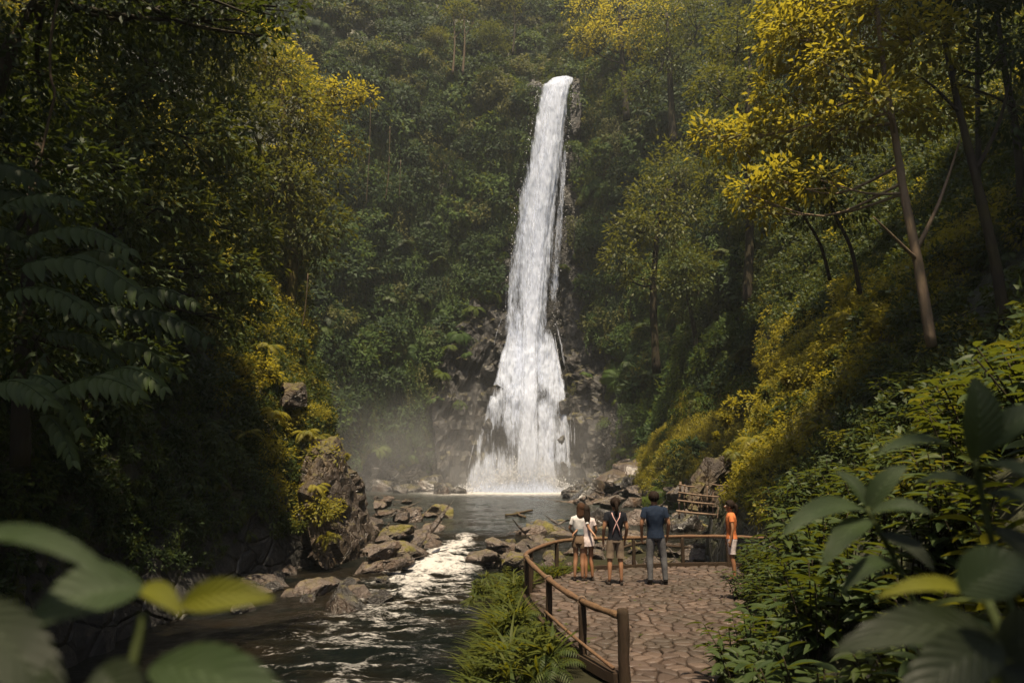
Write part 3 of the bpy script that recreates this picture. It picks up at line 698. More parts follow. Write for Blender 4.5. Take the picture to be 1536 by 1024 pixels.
# hanging curtain clumps
def hang_mesh(name, mat, n=26):
    acc=Acc()
    for k in range(n):
        x=R.uniform(-.8,.8); y=R.uniform(-.1,.35); h=R.uniform(.8,2.2); m=int(h*16); q=np.linspace(0,1,m)
        P=np.stack([x+.08*np.sin(q*5+k),y-.1*q+NR.random(m)*.05,.5-h*q],-1)
        d=np.stack([NR.normal(size=m)*.8,-.6+NR.normal(size=m)*.4,-.6+NR.normal(size=m)*.3],-1)
        put_leaves(acc,leaf_lo(.5,.2),P,d,np.array([[0,-.6,.8]])+NR.normal(size=(m,3))*.2,.13*(.7+.6*NR.random(m)))
    return acc.mesh(name,mat)
# clumps for the far cliff (unit radius, scaled 1-3 m)
FM={k:leaf_mat(k+'_far_leaf',*v) for k,v in {'deep':((.011,.025,.009),(.035,.06,.016),(.08,.11,.014),.3,.6,.15),'green':((.022,.046,.011),(.066,.105,.02),(.17,.20,.018),.35,.6,.15),'olive':((.036,.046,.012),(.10,.10,.026),(.22,.21,.024),.35,.6,.15),'fern':((.024,.046,.008),(.075,.098,.014),(.18,.2,.015),.4,.6,.15)}.items()}
far=[clump_mesh('leafy_clump',FM['deep'],52,12,.22,.5,.8,-.2,.78,.16,.3), clump_mesh('leafy_clump',FM['green'],52,12,.2,.5,.75,-.1,.8,.15,.3), clump_mesh('leafy_clump',FM['deep'],34,14,.28,.42,.6,-.1,.6),
     fern_mesh('fern_clump',FM['green'],10,1.1,.34,.32,.5,.8,12), fern_mesh('fern_clump',FM['deep'],9,1.2,.34,.34,.6,.9,12), clump_mesh('leafy_clump',FM['olive'],46,12,.2,.5,.8,-.1,.75,.16,.3), fern_mesh('fern_clump',FM['fern'],9,1.1,.34,.3,.5,.8,12)]
cFar=coll('far_clump',far)
rng=np.random.default_rng(5)
n=9000
pts,i,j=sample_wall(PB,n*2,rng,np.clip(vegB,0,1)**2*np.where((PB[...,1]>42)&(PB[...,1]<82)&(PB[...,0]>5)&(PB[...,0]<24)&(PB[...,2]>.5)&(PB[...,2]<9),.12,1))
keep=(pts[:,2]<108)&(pts[:,2]>-1); pts=pts[keep][:n]; nr=NB[i,j][keep][:n]
sc=1.0+2.5*rng.random(len(pts))**2.6; sc*=np.interp(pts[:,1],[40,60,100],[.62,.8,1.]); big=fbm(pts*.09,2,9)
w=np.clip(np.stack([.25+0*big,.2+.2*big,.12+0*big,.15+.3*big,.1+0*big,.06+.3*np.clip((pts[:,2]-45)/40,0,1),.05+.25*np.clip((25-pts[:,2])/25,0,1)],-1),.01,None); w/=w.sum(1,keepdims=True)
idx=(rng.random(len(pts))[:,None]>np.cumsum(w,1)).sum(1).clip(0,6)
scatter('cliff_foliage',pts+nr*(sc*.25)[:,None],nr,sc,idx,cFar,.35,'dense dark green jungle leaves blanketing the cliff around the falls','foliage')
hm=[hang_mesh('creeper',FM['deep'],22),hang_mesh('creeper',FM['green'],22),hang_mesh('creeper',FM['olive'],18)]
pts,i,j=sample_wall(PB,2300,rng,np.clip(vegB,0,1)**2*(PB[...,2]>6)*(PB[...,2]<70)*(PB[...,1]>60)); nr=NB[i,j]; s_=1.2+2.*rng.random(len(pts))**1.5
scatter('cliff_creepers',pts+nr*(s_*.55)[:,None],nr,s_,rng.choice([0,1,1,2],len(pts)),coll('creeper',hm),1.,'leafy creepers hanging in curtains down the cliffs beside the falls','creepers',False)
# sparse moss tufts on the bare rock
pts,i,j=sample_wall(PB,900,rng,((vegB>.02)&(vegB<.95)|((PB[...,2]>8)&(vegB<.5)&(fbm(PB*.3,3,8)>.25))).astype(float)*(PB[...,2]>1.5)); nr=NB[i,j]
ok=(np.abs(pts[:,0]-(1.2+pts[:,2]*.095))>5.5); pts=pts[ok]; nr=nr[ok]
scatter('cliff_moss',pts,nr,.5+.6*rng.random(len(pts)),rng.choice([1,3,5,6],len(pts)),cFar,.3,'small ferns and moss clinging to the bare rock beside the falls','moss')
# near clumps
near=[sprig_mesh('leafy_shrub_clump',LM['green'],12,9,.5,.26,.34,leaf_lo(.34,.3,.06)), clump_mesh('leafy_clump',LM['deep'],40,12,.22,.45), fern_mesh('fern_clump',LM['fern'],9,.95,.22,.22,.7,.85,18),
      clump_mesh('leafy_clump',LM['green'],44,11,.19,.5), sprig_mesh('leafy_shrub_clump',LM['deep'],12,10,.5,.3,.3,leaf_lo(.3,.35,.06)), fern_mesh('fern_clump',LM['green'],8,1.0,.22,.24,.8,.9,18),
      clump_mesh('leafy_clump',LM['gold'],40,11,.18,.45), hang_mesh('creeper_clump',LM['green'])]
cNear=coll('near_clump',near)
mk=(PL[...,2]>-.5+fbm(PL*.4,3,5)*.9)&(PL[...,2]<26)&(PL[...,1]>1)
mk=mk&~((PL[...,1]>28.5)&(PL[...,2]<3.6)&(PL[...,0]>-9.5))
n=6600
pts,i,j=sample_wall(PL,n,rng,mk.astype(float)*np.interp(PL[...,2],[0,10,26],[1,1,.45])); nr=NL[i,j]
r_=rng.random(n); idx=np.where(r_<.25,0,np.where(r_<.4,1,np.where(r_<.55,2,np.where(r_<.72,3,np.where(r_<.86,4,5)))))
edgeL=(pts[:,1]>25)|(pts[:,2]>11); idx=np.where(edgeL&(rng.random(n)<.45),rng.choice([6,2,3],n),idx)  # gold leaf colour mixed in where the hillside edge catches sun
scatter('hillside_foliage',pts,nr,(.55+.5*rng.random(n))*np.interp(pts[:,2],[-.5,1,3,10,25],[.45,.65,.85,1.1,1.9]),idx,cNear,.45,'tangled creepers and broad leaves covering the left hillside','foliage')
mk=(PR_[...,2]>.6)&(PR_[...,2]<40)&(PR_[...,1]>9)&(PR_[...,1]<60)
n=4600
pts,i,j=sample_wall(PR_,n,rng,mk.astype(float)*np.interp(PR_[...,2],[0,12,28],[1,1,.4])); nr=NR_[i,j]
r_=rng.random(n); idx=np.where(r_<.24,0,np.where(r_<.28,1,np.where(r_<.45,2,np.where(r_<.58,3,np.where(r_<.64,5,6)))))
rim=(pts[:,1]>18)&(pts[:,2]<10.5)&(pts[:,0]<16); idx=np.where(rim&(rng.random(n)<.25),6,idx); idx=np.where((~rim)&(idx==6)&(rng.random(n)<.85),3,idx)  # gold leaf colour paints the sunlit rim, mostly green beyond it
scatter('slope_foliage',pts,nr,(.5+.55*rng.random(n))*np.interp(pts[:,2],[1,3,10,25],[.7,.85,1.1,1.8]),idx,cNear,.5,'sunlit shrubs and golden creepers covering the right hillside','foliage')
# golden grassy tongue on the far right shore
mk=(PB[...,1]>42)&(PB[...,1]<82)&(PB[...,0]>5)&(PB[...,2]>.5)&(PB[...,2]<10)
gt=[fern_mesh('grass_clump',LM['gold'],14,.8,.2,.16,.9,1.2,12),fern_mesh('grass_clump',LM['fern'],14,.8,.2,.16,.9,1.2,12),clump_mesh('leafy_clump',LM['gold'],40,11,.17,.4)]
pts,i,j=sample_wall(PB,2600,rng,mk.astype(float)); nr=NB[i,j]
scatter('slope_grass',pts,nr,.7+.6*rng.random(len(pts)),rng.choice([0,0,1,2],len(pts)),coll('slope_tuft',gt),.4,'golden ferny grass hanging down the slope above the right shore','grass')
# ------------------------------------------------------------------ trees
def tree(label, trunk, tr, bark, limbs, blobs, mat, L, wl=.45, cat='tree', group=None, dens=1., name='tree', padr=.55, per=15, coreblobs=True, tmpl=None, droop=.2):
    """trunk: path of points, blobs: (centre, radius) leaf masses of the crown"""
    base=Vector(trunk[0]); root=empty(name, base); tag(root,label,cat,group)
    acc=Acc(); p=smooth_path(trunk,5); m=len(p); v,f=tube([q-base for q in p],[tr*(1-.65*i/(m-1)) for i in range(m)],10,.15,int(abs(base.x)*7)); acc.add(v,f)
    for lm,r in limbs:
        q=smooth_path([Vector(x)-base for x in lm],4); v,f=tube(q,[r*(1-.75*i/(len(q)-1)) for i in range(len(q))],6,.1); acc.add(v,f)
    # every leaf mass gets a limb from the nearest trunk point
    for c,r in blobs:
        c=Vector(c); cand=[q for q in p if q.z<c.z-r*R.uniform(.0,1.)] or [p[0]]
        near_=[q for q in p if c.z-1.8*r-.4<q.z<c.z+2.2*r] or cand; near_=[q for q in near_ if (q-p[0]).length>(p[-1]-p[0]).length*.3] or near_; s=R.choice(near_); mid=(s+c)/2+Vector((R.uniform(-.3,.3)*r,R.uniform(-.3,.3)*r,R.uniform(-.22,.0)*(c-s).length))
        q=smooth_path([s-base,mid-base,c-base],4); rr=min(tr*.35,.03+.02*(c-s).length); v,f=tube(q,[rr*(1-.7*i/(len(q)-1)) for i in range(len(q))],5,.1); acc.add(v,f)
        for k in range(max(3,int(r*3))):
            e=c-base+Vector(rdir(1)[0])*r*.8; w=q[-3]; v,f=tube([w,(w+e)/2+Vector((0,0,-.05*r)),e],[rr*.4,rr*.25,rr*.1],4,cap=False); acc.add(v,f)
    mobj('trunk',acc.mesh('trunk',bark),root)
    acc=Acc()
    for c,r in blobs:
        n=max(6,int(dens*13*(r/padr)**1.6)); o=rdir(n,-.75); C=o*np.array([1,1,.8])*(r*(.35+.65*NR.random(n)**.5))[:,None]+np.array(Vector(c)-base)
        pads(acc,C,padr*(.7+.6*NR.random(n)),tmpl or leaf_lo(wl,droop),L,per,unit(o+np.array([0,0,.25])))
    mobj('crown',acc.mesh('crown',mat),root); return root
def bl(*l): return [(at(px,py,Y),r) for px,py,Y,r in l]
def blobline(a,b,n,r,jit=.5):
    out_=[]
    for k in range(n):
        t=(k+.5)/n; q=[a[i]+(b[i]-a[i])*t for i in range(3)]; out_.append((at(q[0]+R.gauss(0,jit*20),q[1]+R.gauss(0,jit*20),q[2]+R.gauss(0,jit)),r*R.uniform(.75,1.2)))
    return out_
# big tree leaning out of the left hillside
tree('big leafy tree with sunlit golden edge leaning over the river from the left hillside',
  [at(140,560,19),at(150,380,19.5),at(175,220,20),at(215,90,20),at(240,-20,20)],.28,M_barkd,[],
  bl((300,90,21,1.5),(230,130,19,1.5),(345,180,21,1.1),(290,210,19,1.3),(200,230,18,1.3),(355,275,21,1.05),(310,320,20,1.2),(240,310,18,1.2),(375,350,22,.8),(330,400,20,1.),(270,400,18.5,1.),(370,440,21,.65),(180,160,18,1.3),(150,60,18,1.5),(260,20,19,1.6),(350,60,21,1.),(385,395,22,.5),(340,480,21,.6),(160,330,17,1.1),(200,420,17.5,1.)),LM['green'],.24,.42,dens=1.25,padr=.5,per=15)
tree('round crowned tree with golden top behind the big left tree, its trunk wrapped in moss',
  [at(425,610,38),at(432,480,38),at(440,380,38),at(430,230,38),at(420,120,38)],.42,bark_mat('mossy_bark',(.05,.04,.015),(.16,.11,.03),1.),[],
  bl((400,110,38,2.6),(440,170,37,2.2),(380,200,36,2.4),(465,260,38,2.),(420,290,36,2.2),(490,330,38,1.3),(450,350,37,1.6),(395,360,36,1.6),(350,130,39,2.6),(480,390,38,.9)),LM['olive'],.34,.45,padr=.9,per=16,dens=1.3)
tree('tree with bright orange gold leaves reaching toward the falls above the left hillside',
  [at(395,420,41),at(405,300,41),at(430,200,41),at(450,120,41)],.25,M_barkd,[],
  bl((395,75,40,1.9),(430,110,40,1.7),(450,150,39,1.3),(480,140,40,1.),(515,140,40,.9),(545,145,40,.7),(505,170,40,.7),(470,190,39,1.),(500,225,40,.7),(530,215,41,.5),(370,60,40,1.6)),LM['gold'],.30,.45,padr=.7,per=15,dens=1.3)
tree('dark tree overhanging the top left corner with hanging leafy branches',
  [at(-60,600,10),at(-40,300,10),at(20,60,10.5),at(120,-60,11)],.2,M_barkd,[([at(120,-60,11),at(260,-20,11),at(370,20,11.5)],.07)],
  bl((60,20,11,1.2),(160,0,11,1.),(240,10,12,.8),(310,15,12,.6),(360,30,12.5,.45),(395,55,12.5,.25),(0,110,10.5,1.),(60,140,12,.9),(-20,230,10,1.),(415,10,13,.5)),LM['deep'],.17,.45,padr=.32,per=13,dens=1.)
tree('dark understorey tree filling the shade at the left edge',
  [at(30,700,12),at(35,500,12),at(50,330,12.5),at(60,200,13)],.16,M_barkd,[],
  bl((40,300,13,1.1),(110,270,15,1.2),(20,420,12,1.),(110,440,14,1.),(60,520,11,.8),(200,520,15,1.),(150,600,14,.9)),LM['deep'],.2,.4,padr=.4,per=13)
# right side
tree('sunlit yellow green tree with a slim leaning pale trunk on the right hillside',
  [at(1398,520,14.40),at(1376,390,14.40),at(1356,290,14.56),at(1345,220,14.64),at(1330,130,14.80),at(1318,40,15.20),at(1312,-40,15.20)],.115,M_barkp,[([at(1376,390,14.40),at(1335,350,14.00),at(1310,325,13.76)],.05),([at(1372,380,14.40),at(1410,300,14.40),at(1440,210,14.80)],.06)],
  bl((1200,60,16.0,0.98),(1260,110,15.2,0.90),(1180,140,16.8,0.82),(1300,40,15.2,1.07),(1240,10,16.0,1.07),(1150,205,16.8,0.74),(1100,215,17.6,0.61),(1065,205,17.6,0.41),(1210,200,16.0,0.70),(1270,190,15.2,0.66),(1170,270,16.0,0.57),(1120,290,16.0,0.41),(1230,270,15.2,0.45),(1330,160,14.4,0.66),(1380,70,14.4,0.90),(1150,320,16.0,0.33),(1190,10,16.8,0.98),(1400,160,15.2,0.66)),LM['gold'],.20,.46,padr=.38,per=14,dens=1.15)
tree('dark trunked tree rising steeply near the right edge',
  [at(1510,500,14),at(1490,380,14),at(1462,260,14.3),at(1440,170,14.5),at(1415,50,15),at(1400,-60,15)],.12,M_barkd,[([at(1440,170,14.5),at(1400,130,14.5),at(1370,110,15)],.05),([at(1462,260,14.3),at(1500,180,14.5),at(1520,90,15)],.06)],
  bl((1450,20,15,.9),(1500,80,15,.9),(1400,-20,15,1.),(1530,170,15,.8),(1480,-30,14,1.1)),LM['deep'],.2,.42,padr=.4,per=12)
for k,(x0,y0,x1,y1,Y,r,lab) in enumerate([(1536,380,1490,-40,17,.13,'slim dark trunk second from the right edge'),(1600,420,1540,-40,15,.15,'dark trunk at the right edge of the forest'),(1455,430,1470,-40,22,.12,'straight dark trunk deep in the shade of the right forest'),(1290,440,1230,260,16.5,.06,'thin dark sapling bending left under the yellow tree'),(1245,420,1180,270,17,.05,'thinner dark sapling left of the other one under the yellow tree')]):
    a=at(x0,y0,Y); b=at(x1,y1,Y+1); tree(lab,[a,a.lerp(b,.35)+Vector((.15,0,0)),a.lerp(b,.7),b],r,M_barkd,[],[(b+Vector((0,0,.3)),1. if k<3 else .6),(a.lerp(b,.75)+Vector((.6,.3,0)),.6)],LM['green'] if k>2 else LM['deep'],.2,.42,padr=.4,per=11)
tree('greyish green tree with frosted tips beside the yellow tree on the right slope',
  [at(1120,460,44),at(1125,330,44),at(1120,200,44),at(1125,100,44)],.35,M_barkd,[],
  bl((1110,60,45,2.3),(1070,130,44,1.7),(1130,140,44,2.),(1060,190,43,1.3),(1110,230,43,1.9),(1070,280,43,1.2),(1150,40,45,2.2),(1110,310,43,1.3)),LM['olive'],.34,.45,padr=.85,per=15,dens=1.2)
tree('pale tipped tree standing out on the right cliff halfway down the falls',
  [at(985,560,60),at(980,450,60),at(985,360,60),at(1000,280,60)],.4,M_barkd,[],
  bl((1010,250,60,2.4),(975,300,59,2.2),(950,350,58,2.2),(930,390,57,1.5),(990,350,59,2.4),(1030,320,60,2.2),(960,420,58,1.6)),LM['olive'],.4,.45,padr=1.1,per=15,dens=1.3)
tree('gold leaved tree on the cliff top right of the lip of the falls',
  [at(940,180,88),at(935,110,88),at(930,40,88),at(930,0,88)],.5,M_barkd,[],
  bl((925,30,88,3.6),(900,60,87,2.8),(880,15,88,2.8),(960,60,87,2.6),(870,60,87,1.6),(985,20,86,3.)),LM['gold'],.5,.45,padr=1.5,per=15,dens=1.2)
tree('dark wide tree above the right cliff with drooping boughs',
  [at(1010,220,75),at(1005,120,75),at(1000,20,75)],.5,M_barkd,[],
  bl((1000,90,75,3.2),(960,130,75,2.6),(1040,110,74,2.8),(1010,30,75,3.6),(1050,30,74,3.4)),LM['green'],.45,.45,padr=1.4,per=15,dens=1.2)
# forest trees on and above the cliff: three built, the rest copied
def jungle(k):
    r=tree('forest tree on the cliff',[(0,0,-2),(.3,0,3),(0,.2,7),(.2,0,10)],.32,M_barkd if k<2 else M_barkp,[],[((R.uniform(-2,2),R.uniform(-1.5,1.5),R.uniform(7.5,11.5)),R.uniform(1.4,2.4)) for _ in range(7)]+[((R.uniform(-2.5,2.5),-1.2,R.uniform(4,7)),1.3) for _ in range(2)],LM[['deep','green','olive'][k]],.42,.45,padr=1.,per=14,dens=1.1,name='forest_tree'); return r
protos=[jungle(k) for k in range(3)]
def copytree(r):
    c=r.copy(); COL.objects.link(c)
    for ch in r.children:
        d=ch.copy(); COL.objects.link(d); d.parent=c
    return c
spots=[]
rg=np.random.default_rng(12); P_,i,j=sample_wall(PB,4000,rg,((PB[...,2]>12)&(PB[...,2]<100)&(PB[...,1]>45)).astype(float))
for q in P_:
    if len(spots)>=70: break
    if (abs(q[0]-(1+q[2]*.095))<9 and q[2]<66): continue
    if q[2]<58 and rg.random()<.88: continue
    px_,pz_=q[0],q[2]
    if all((Vector(q)-Vector(s)).length>4.2 for s in spots): spots.append(tuple(q))
names=['dark green forest tree rooted on the cliff around the falls','mid green forest tree rooted on the cliff around the falls','olive forest tree with a pale trunk rooted on the cliff around the falls']
for k,q in enumerate(spots):
    r=protos[k%3] if k<3 else copytree(protos[k%3]); r.location=(q[0],q[1]+.5,q[2]-1.5); r.rotation_euler=(R.uniform(-.1,.1),R.uniform(-.12,.12),R.uniform(0,6.28)); s=R.uniform(.55,1.05); r.scale=(s,s,s*R.uniform(.85,1.1))
    tag(r,names[k%3],'tree',names[k%3].replace('tree','trees').replace('a pale trunk','pale trunks'))
# tall pale stems standing in the jungle top centre
for k,(px,py0,py1,lab) in enumerate([(679,100,28,'bare pale trunk standing in the jungle at the top centre, left of a pair'),(694,100,22,'bare pale trunk standing in the jungle at the top centre, right of a pair'),(769,70,10,'dark bare trunk left above the lip of the falls')]):
    a=at(px,py0+12,94); b=at(px+2,py1,95); tree(lab,[a,a.lerp(b,.5)+Vector((.2,0,0)),b],.2,M_bark if k<2 else M_barkd,[([a.lerp(b,.6),a.lerp(b,.75)+Vector((1.2,0,.5)),a.lerp(b,.8)+Vector((1.8,0,2.))],.1)],[(b+Vector((0,0,1.)),1.7)],LM['olive'],.45,.45,padr=1.,per=10)
# unseen canopy added over the viewpoint and hillside tops to shade both sides
for (x,y,z0,z1,r,n,lab) in [(-7.4,4.6,2,13.5,3.2,12,'unseen shade tree added on the left bank beside the viewpoint'),(4.6,-2.,1.5,13.5,2.4,6,'unseen shade tree added on the right bank behind the viewpoint'),(-14.,14,14,24,4.2,56,'unseen tall shade tree added on the left hillside above the frame'),(-17,20,18,28,4.4,44,'unseen tall shade tree added higher on the left hillside'),
  (14.,10.5,9,23,4.,50,'unseen tall shade tree added on the right hillside above the frame'),(17.,15,13,26,4.4,44,'unseen tall shade tree added higher on the right hillside'),(19,22,15,30,4.6,30,'unseen tall shade tree added on the right hilltop')]:
    tree(lab,[(x,y,z0),(x+.3,y,(z0+z1)/2),(x,y+.2,z1)],.3,M_barkd,[],[((x+R.uniform(-r,r),y+R.uniform(-r,r),z1+R.uniform(-r*.45,r*.35)),R.uniform(1.2,1.9)) for _ in range(n)],LM['green'],.36,.5,padr=.8,per=15,dens=1.4)
# lianas
def vine(label, pts, r, leafy=0):
    acc=Acc(); q=smooth_path(pts,5); b=q[-1]; v,f=tube([p-b for p in q],[r]*len(q),5,.3); acc.add(v,f,.2)
    root=mobj('vine',acc.mesh('vine',M_bark),None,b); tag(root,label,'vine')
    if leafy:
        a=Acc(); m=leafy; P=np.array([list(q[R.randrange(len(q))]-b) for _ in range(m)])+NR.normal(size=(m,3))*r*2
        put_leaves(a,leaf_lo(.5),P,unit(NR.normal(size=(m,3))+np.array([0,-.3,-.5])),np.array([[0,-.5,.7]])+NR.normal(size=(m,3))*.3,.3); mobj('foliage',a.mesh('foliage',LM['green']),root)
    return root
vine('pale twisted liana hanging in the dark top left corner',[at(88,-10,9),at(76,60,9),at(76,115,9),at(82,140,9),at(72,185,9),at(62,235,9)],.018)
vine('long leafy liana hanging on the left cliff',[at(585,190,78),at(583,260,78),at(578,300,78)],.07,90)
vine('thin bare liana left of the leafy one on the left cliff',[at(556,160,76),at(554,230,76),at(549,310,76)],.04)
vine('thin bare liana right of the leafy one on the left cliff',[at(601,240,80),at(599,300,80)],.04)
vine('thin pale liana in front of the mossy trunk',[at(462,410,36),at(455,480,36),at(428,580,36)],.03)
_dy=PB[...,1]*cT+(PB[...,2]-CAM[2])*sT; _u=768+PB[...,0]/_dy*1024; _v=512-((PB[...,2]-CAM[2])*cT-PB[...,1]*sT)/_dy*1024
def cliff_at(px,py,outw=.6):
    d=(_u-px)**2+(_v-py)**2+np.where(_dy<5,1e9,0); m=d<max(d.min()*1.5,150.); yy=np.where(m,PB[...,1],1e9); k=np.unravel_index(np.argmin(yy),yy.shape); q=PB[k]+NB[k]*outw; return Vector(q)
# tree ferns with big fronds picked out on the slopes
tf=[fern_mesh('tree_fern',LM['green'],8,1.,.26,.34,.55,.8,18),fern_mesh('tree_fern',LM['fern'],9,1.,.26,.3,.6,.85,18),fern_mesh('tree_fern',LM['deep'],8,1.,.26,.34,.5,.8,18)]
for k,(px,py,Y,s) in enumerate([(960,500,62,2.4),(1010,470,60,2.6),(1060,455,58,2.6),(1110,420,56,2.6),(1150,470,52,2.2),(1080,520,54,2.3),(1020,540,56,2.2),(1130,530,48,2.),(1180,420,50,2.2),(985,560,58,2.),(1060,580,50,1.8),(1190,480,44,1.6),(940,540,66,1.9),(1100,380,58,2.4),(1170,380,52,2.2),(1210,420,42,1.8)]):
    o=mobj('tree_fern',tf[k%3],None,cliff_at(px,py,.5*s),(R.uniform(.1,.5),R.uniform(-.3,.1),R.uniform(0,6)),s); tag(o,'large green fern with spreading fronds on the right slope beyond the people','fern','large ferns on the right slope')
for k,(px,py,Y,s) in enumerate([(560,400,72,2.6),(610,380,76,2.4),(590,450,74,2.6),(640,440,80,2.2),(540,500,68,2.2),(600,520,74,2.2),(520,560,62,2.),(640,330,82,2.2),(660,390,84,2.),(560,330,74,2.4),(500,480,64,2.2),(650,510,82,1.8),(560,560,68,1.8),(620,580,76,1.6)]):
    o=mobj('tree_fern',tf[(k+1)%3],None,cliff_at(px,py,.5*s),(R.uniform(.1,.5),R.uniform(0,.3),R.uniform(0,6)),s); tag(o,'large green fern with spreading fronds on the cliff left of the falls','fern','large ferns on the left cliff')
# shrubs at the rim of both hillsides, sunlight painted in as gold leaf colour
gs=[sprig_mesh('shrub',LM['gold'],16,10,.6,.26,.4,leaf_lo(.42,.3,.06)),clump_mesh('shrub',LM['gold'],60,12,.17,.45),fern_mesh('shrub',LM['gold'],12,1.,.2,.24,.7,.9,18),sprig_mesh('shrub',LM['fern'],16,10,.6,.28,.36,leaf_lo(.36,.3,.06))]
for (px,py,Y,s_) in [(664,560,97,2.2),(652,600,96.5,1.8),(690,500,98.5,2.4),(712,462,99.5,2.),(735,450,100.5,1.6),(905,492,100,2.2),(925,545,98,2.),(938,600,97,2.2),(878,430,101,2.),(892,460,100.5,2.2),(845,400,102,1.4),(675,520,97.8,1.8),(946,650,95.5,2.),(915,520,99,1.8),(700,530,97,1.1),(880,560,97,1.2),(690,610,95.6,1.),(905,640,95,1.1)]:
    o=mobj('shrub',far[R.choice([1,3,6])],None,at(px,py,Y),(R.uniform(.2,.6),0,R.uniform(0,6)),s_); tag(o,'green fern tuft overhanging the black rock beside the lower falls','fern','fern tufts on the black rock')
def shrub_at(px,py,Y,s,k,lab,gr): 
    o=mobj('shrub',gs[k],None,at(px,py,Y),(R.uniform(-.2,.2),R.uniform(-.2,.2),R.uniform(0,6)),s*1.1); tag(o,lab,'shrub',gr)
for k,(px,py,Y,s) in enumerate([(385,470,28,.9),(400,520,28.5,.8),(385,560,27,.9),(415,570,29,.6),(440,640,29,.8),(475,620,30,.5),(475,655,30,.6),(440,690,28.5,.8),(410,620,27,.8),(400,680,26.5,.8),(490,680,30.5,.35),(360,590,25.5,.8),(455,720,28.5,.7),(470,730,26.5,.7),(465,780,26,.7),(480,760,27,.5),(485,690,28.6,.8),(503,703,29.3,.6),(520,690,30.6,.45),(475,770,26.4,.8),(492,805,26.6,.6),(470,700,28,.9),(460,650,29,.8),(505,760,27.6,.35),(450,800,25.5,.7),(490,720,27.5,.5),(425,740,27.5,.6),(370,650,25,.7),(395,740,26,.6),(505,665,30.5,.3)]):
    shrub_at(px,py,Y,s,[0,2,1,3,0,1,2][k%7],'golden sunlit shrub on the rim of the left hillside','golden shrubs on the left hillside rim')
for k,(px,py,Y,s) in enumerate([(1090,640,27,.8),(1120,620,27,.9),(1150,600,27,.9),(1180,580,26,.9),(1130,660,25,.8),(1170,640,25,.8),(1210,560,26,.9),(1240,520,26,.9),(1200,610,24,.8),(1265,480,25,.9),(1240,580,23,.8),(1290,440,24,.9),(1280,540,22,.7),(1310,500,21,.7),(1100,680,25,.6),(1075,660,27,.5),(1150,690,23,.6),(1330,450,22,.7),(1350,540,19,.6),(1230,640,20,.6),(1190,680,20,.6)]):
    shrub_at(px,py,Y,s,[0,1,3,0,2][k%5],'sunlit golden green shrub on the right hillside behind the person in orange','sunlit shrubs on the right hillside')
# big pinnate leaves reaching out of the left hillside in the shade
def pinnate(label, spec, Y0, mat):
    root=empty('pinnate_shrub', at(spec[0][0],spec[0][1],Y0)); tag(root,label,'shrub'); b=Vector(root.location)
    for (x0,y0,x1,y1,Y,pl) in spec:
        a=at(x0,y0,Y); e=at(x1,y1,Y-.3); L=(e-a).length; n=12; t=np.linspace(.1,1,n); A=np.array(a-b); E=np.array(e-b)
        P=A+np.outer(t,E-A)+np.outer(np.sin(PI*t)*.14*L,[0,0,1]); tan=unit(np.gradient(P,axis=0)); z=np.array([0,-.55,.85]); s=unit(np.cross(tan,z)); nn=np.cross(s,tan)
        acc=Acc(); ln=pl*(.55+.45*np.sin(PI*np.clip(t*.9+.05,0,1)))
        for sg in (-1,1):
            dd=unit(s*sg*.7+tan*.75+np.array([0,-.1,-.55])+NR.normal(size=(n,3))*.1); put_leaves(acc,leaf_mid(.42,.4,.05,5),P,dd,nn+np.array([0,-.7,0])+NR.normal(size=(n,3))*.2,ln*(.85+.3*NR.random(n)))
        pt=[Vector(q) for q in P]; v,f=tube([Vector(A)]+pt,[.008]*(n+1),5); acc.add(v,f,.2)
        mobj('frond',acc.mesh('frond',mat),root)
M_pin=leaf_mat('pinnate_leaf',(.026,.045,.014),(.06,.085,.028),(.12,.14,.015),.3,.5,.3)
pinnate('shade plant with large pale ribbed fronds on the left hillside, the highest one',[(20,400,215,440,8,.36),(30,360,190,372,8.2,.28),(-30,330,110,300,8.4,.24),(0,440,150,480,8,.26),(90,390,200,400,8.6,.24)],8,M_pin)
pinnate('shade plant with dark drooping fronds in the middle of the left hillside',[(150,480,308,505,9.5,.30),(170,450,290,452,10,.26),(110,470,250,500,9.6,.24),(120,520,270,560,9.4,.25),(60,500,190,560,9.2,.24)],9.5,LM['deep'])
pinnate('shade plant with pale ribbed fronds low on the left hillside',[(75,590,205,585,7.8,.27),(150,560,245,580,8.2,.24),(40,560,120,640,8,.24),(-20,580,70,600,7.6,.26),(60,620,110,690,8,.2)],7.8,M_pin)
pinnate('shade plant with dull green fronds at the left edge below the pale ones',[(-60,260,60,270,9,.3),(-60,290,80,330,9,.3),(-60,350,50,370,9,.28)],9,LM['deep'])
# leafy shrubs of the right foreground
def shrub_parts(nst,per,H,L,w,mat):
    sa=Acc(); la=Acc(); tm=leaf_mid(w,.32,.07,6)
    for k in range(nst):
        a=R.uniform(0,6.28); lean=R.uniform(.15,.7); h=H*R.uniform(.45,1.1); tip=np.array([math.cos(a)*lean*h,math.sin(a)*lean*h,h]); base=np.array([math.cos(a)*.08,math.sin(a)*.08,-.15])
        pts=smooth_path([base,(base+tip)/2+np.array([0,0,.08]),tip],4); v,f=tube(pts,[.011*(1-.5*i/len(pts)) for i in range(len(pts))],5); sa.add(v,f)
        m=per; q=np.linspace(0,1,m)**1.3; ang=np.arange(m)*2.4+R.uniform(0,6); P=tip+(base-tip)*(.6*q)[:,None]
        d=np.stack([np.cos(ang),np.sin(ang),.35-.6*q],-1)+np.array([math.cos(a),math.sin(a),0])*.3
        put_leaves(la,tm,P,d,np.array([[0,0,1.]])+NR.normal(size=(m,3))*.22,L*(.55+.5*NR.random(m)),tint=np.clip(R.random()*.5+NR.random(m)*.5,0,1))
    return sa.mesh('stems',M_barkd), la.mesh('foliage',mat)
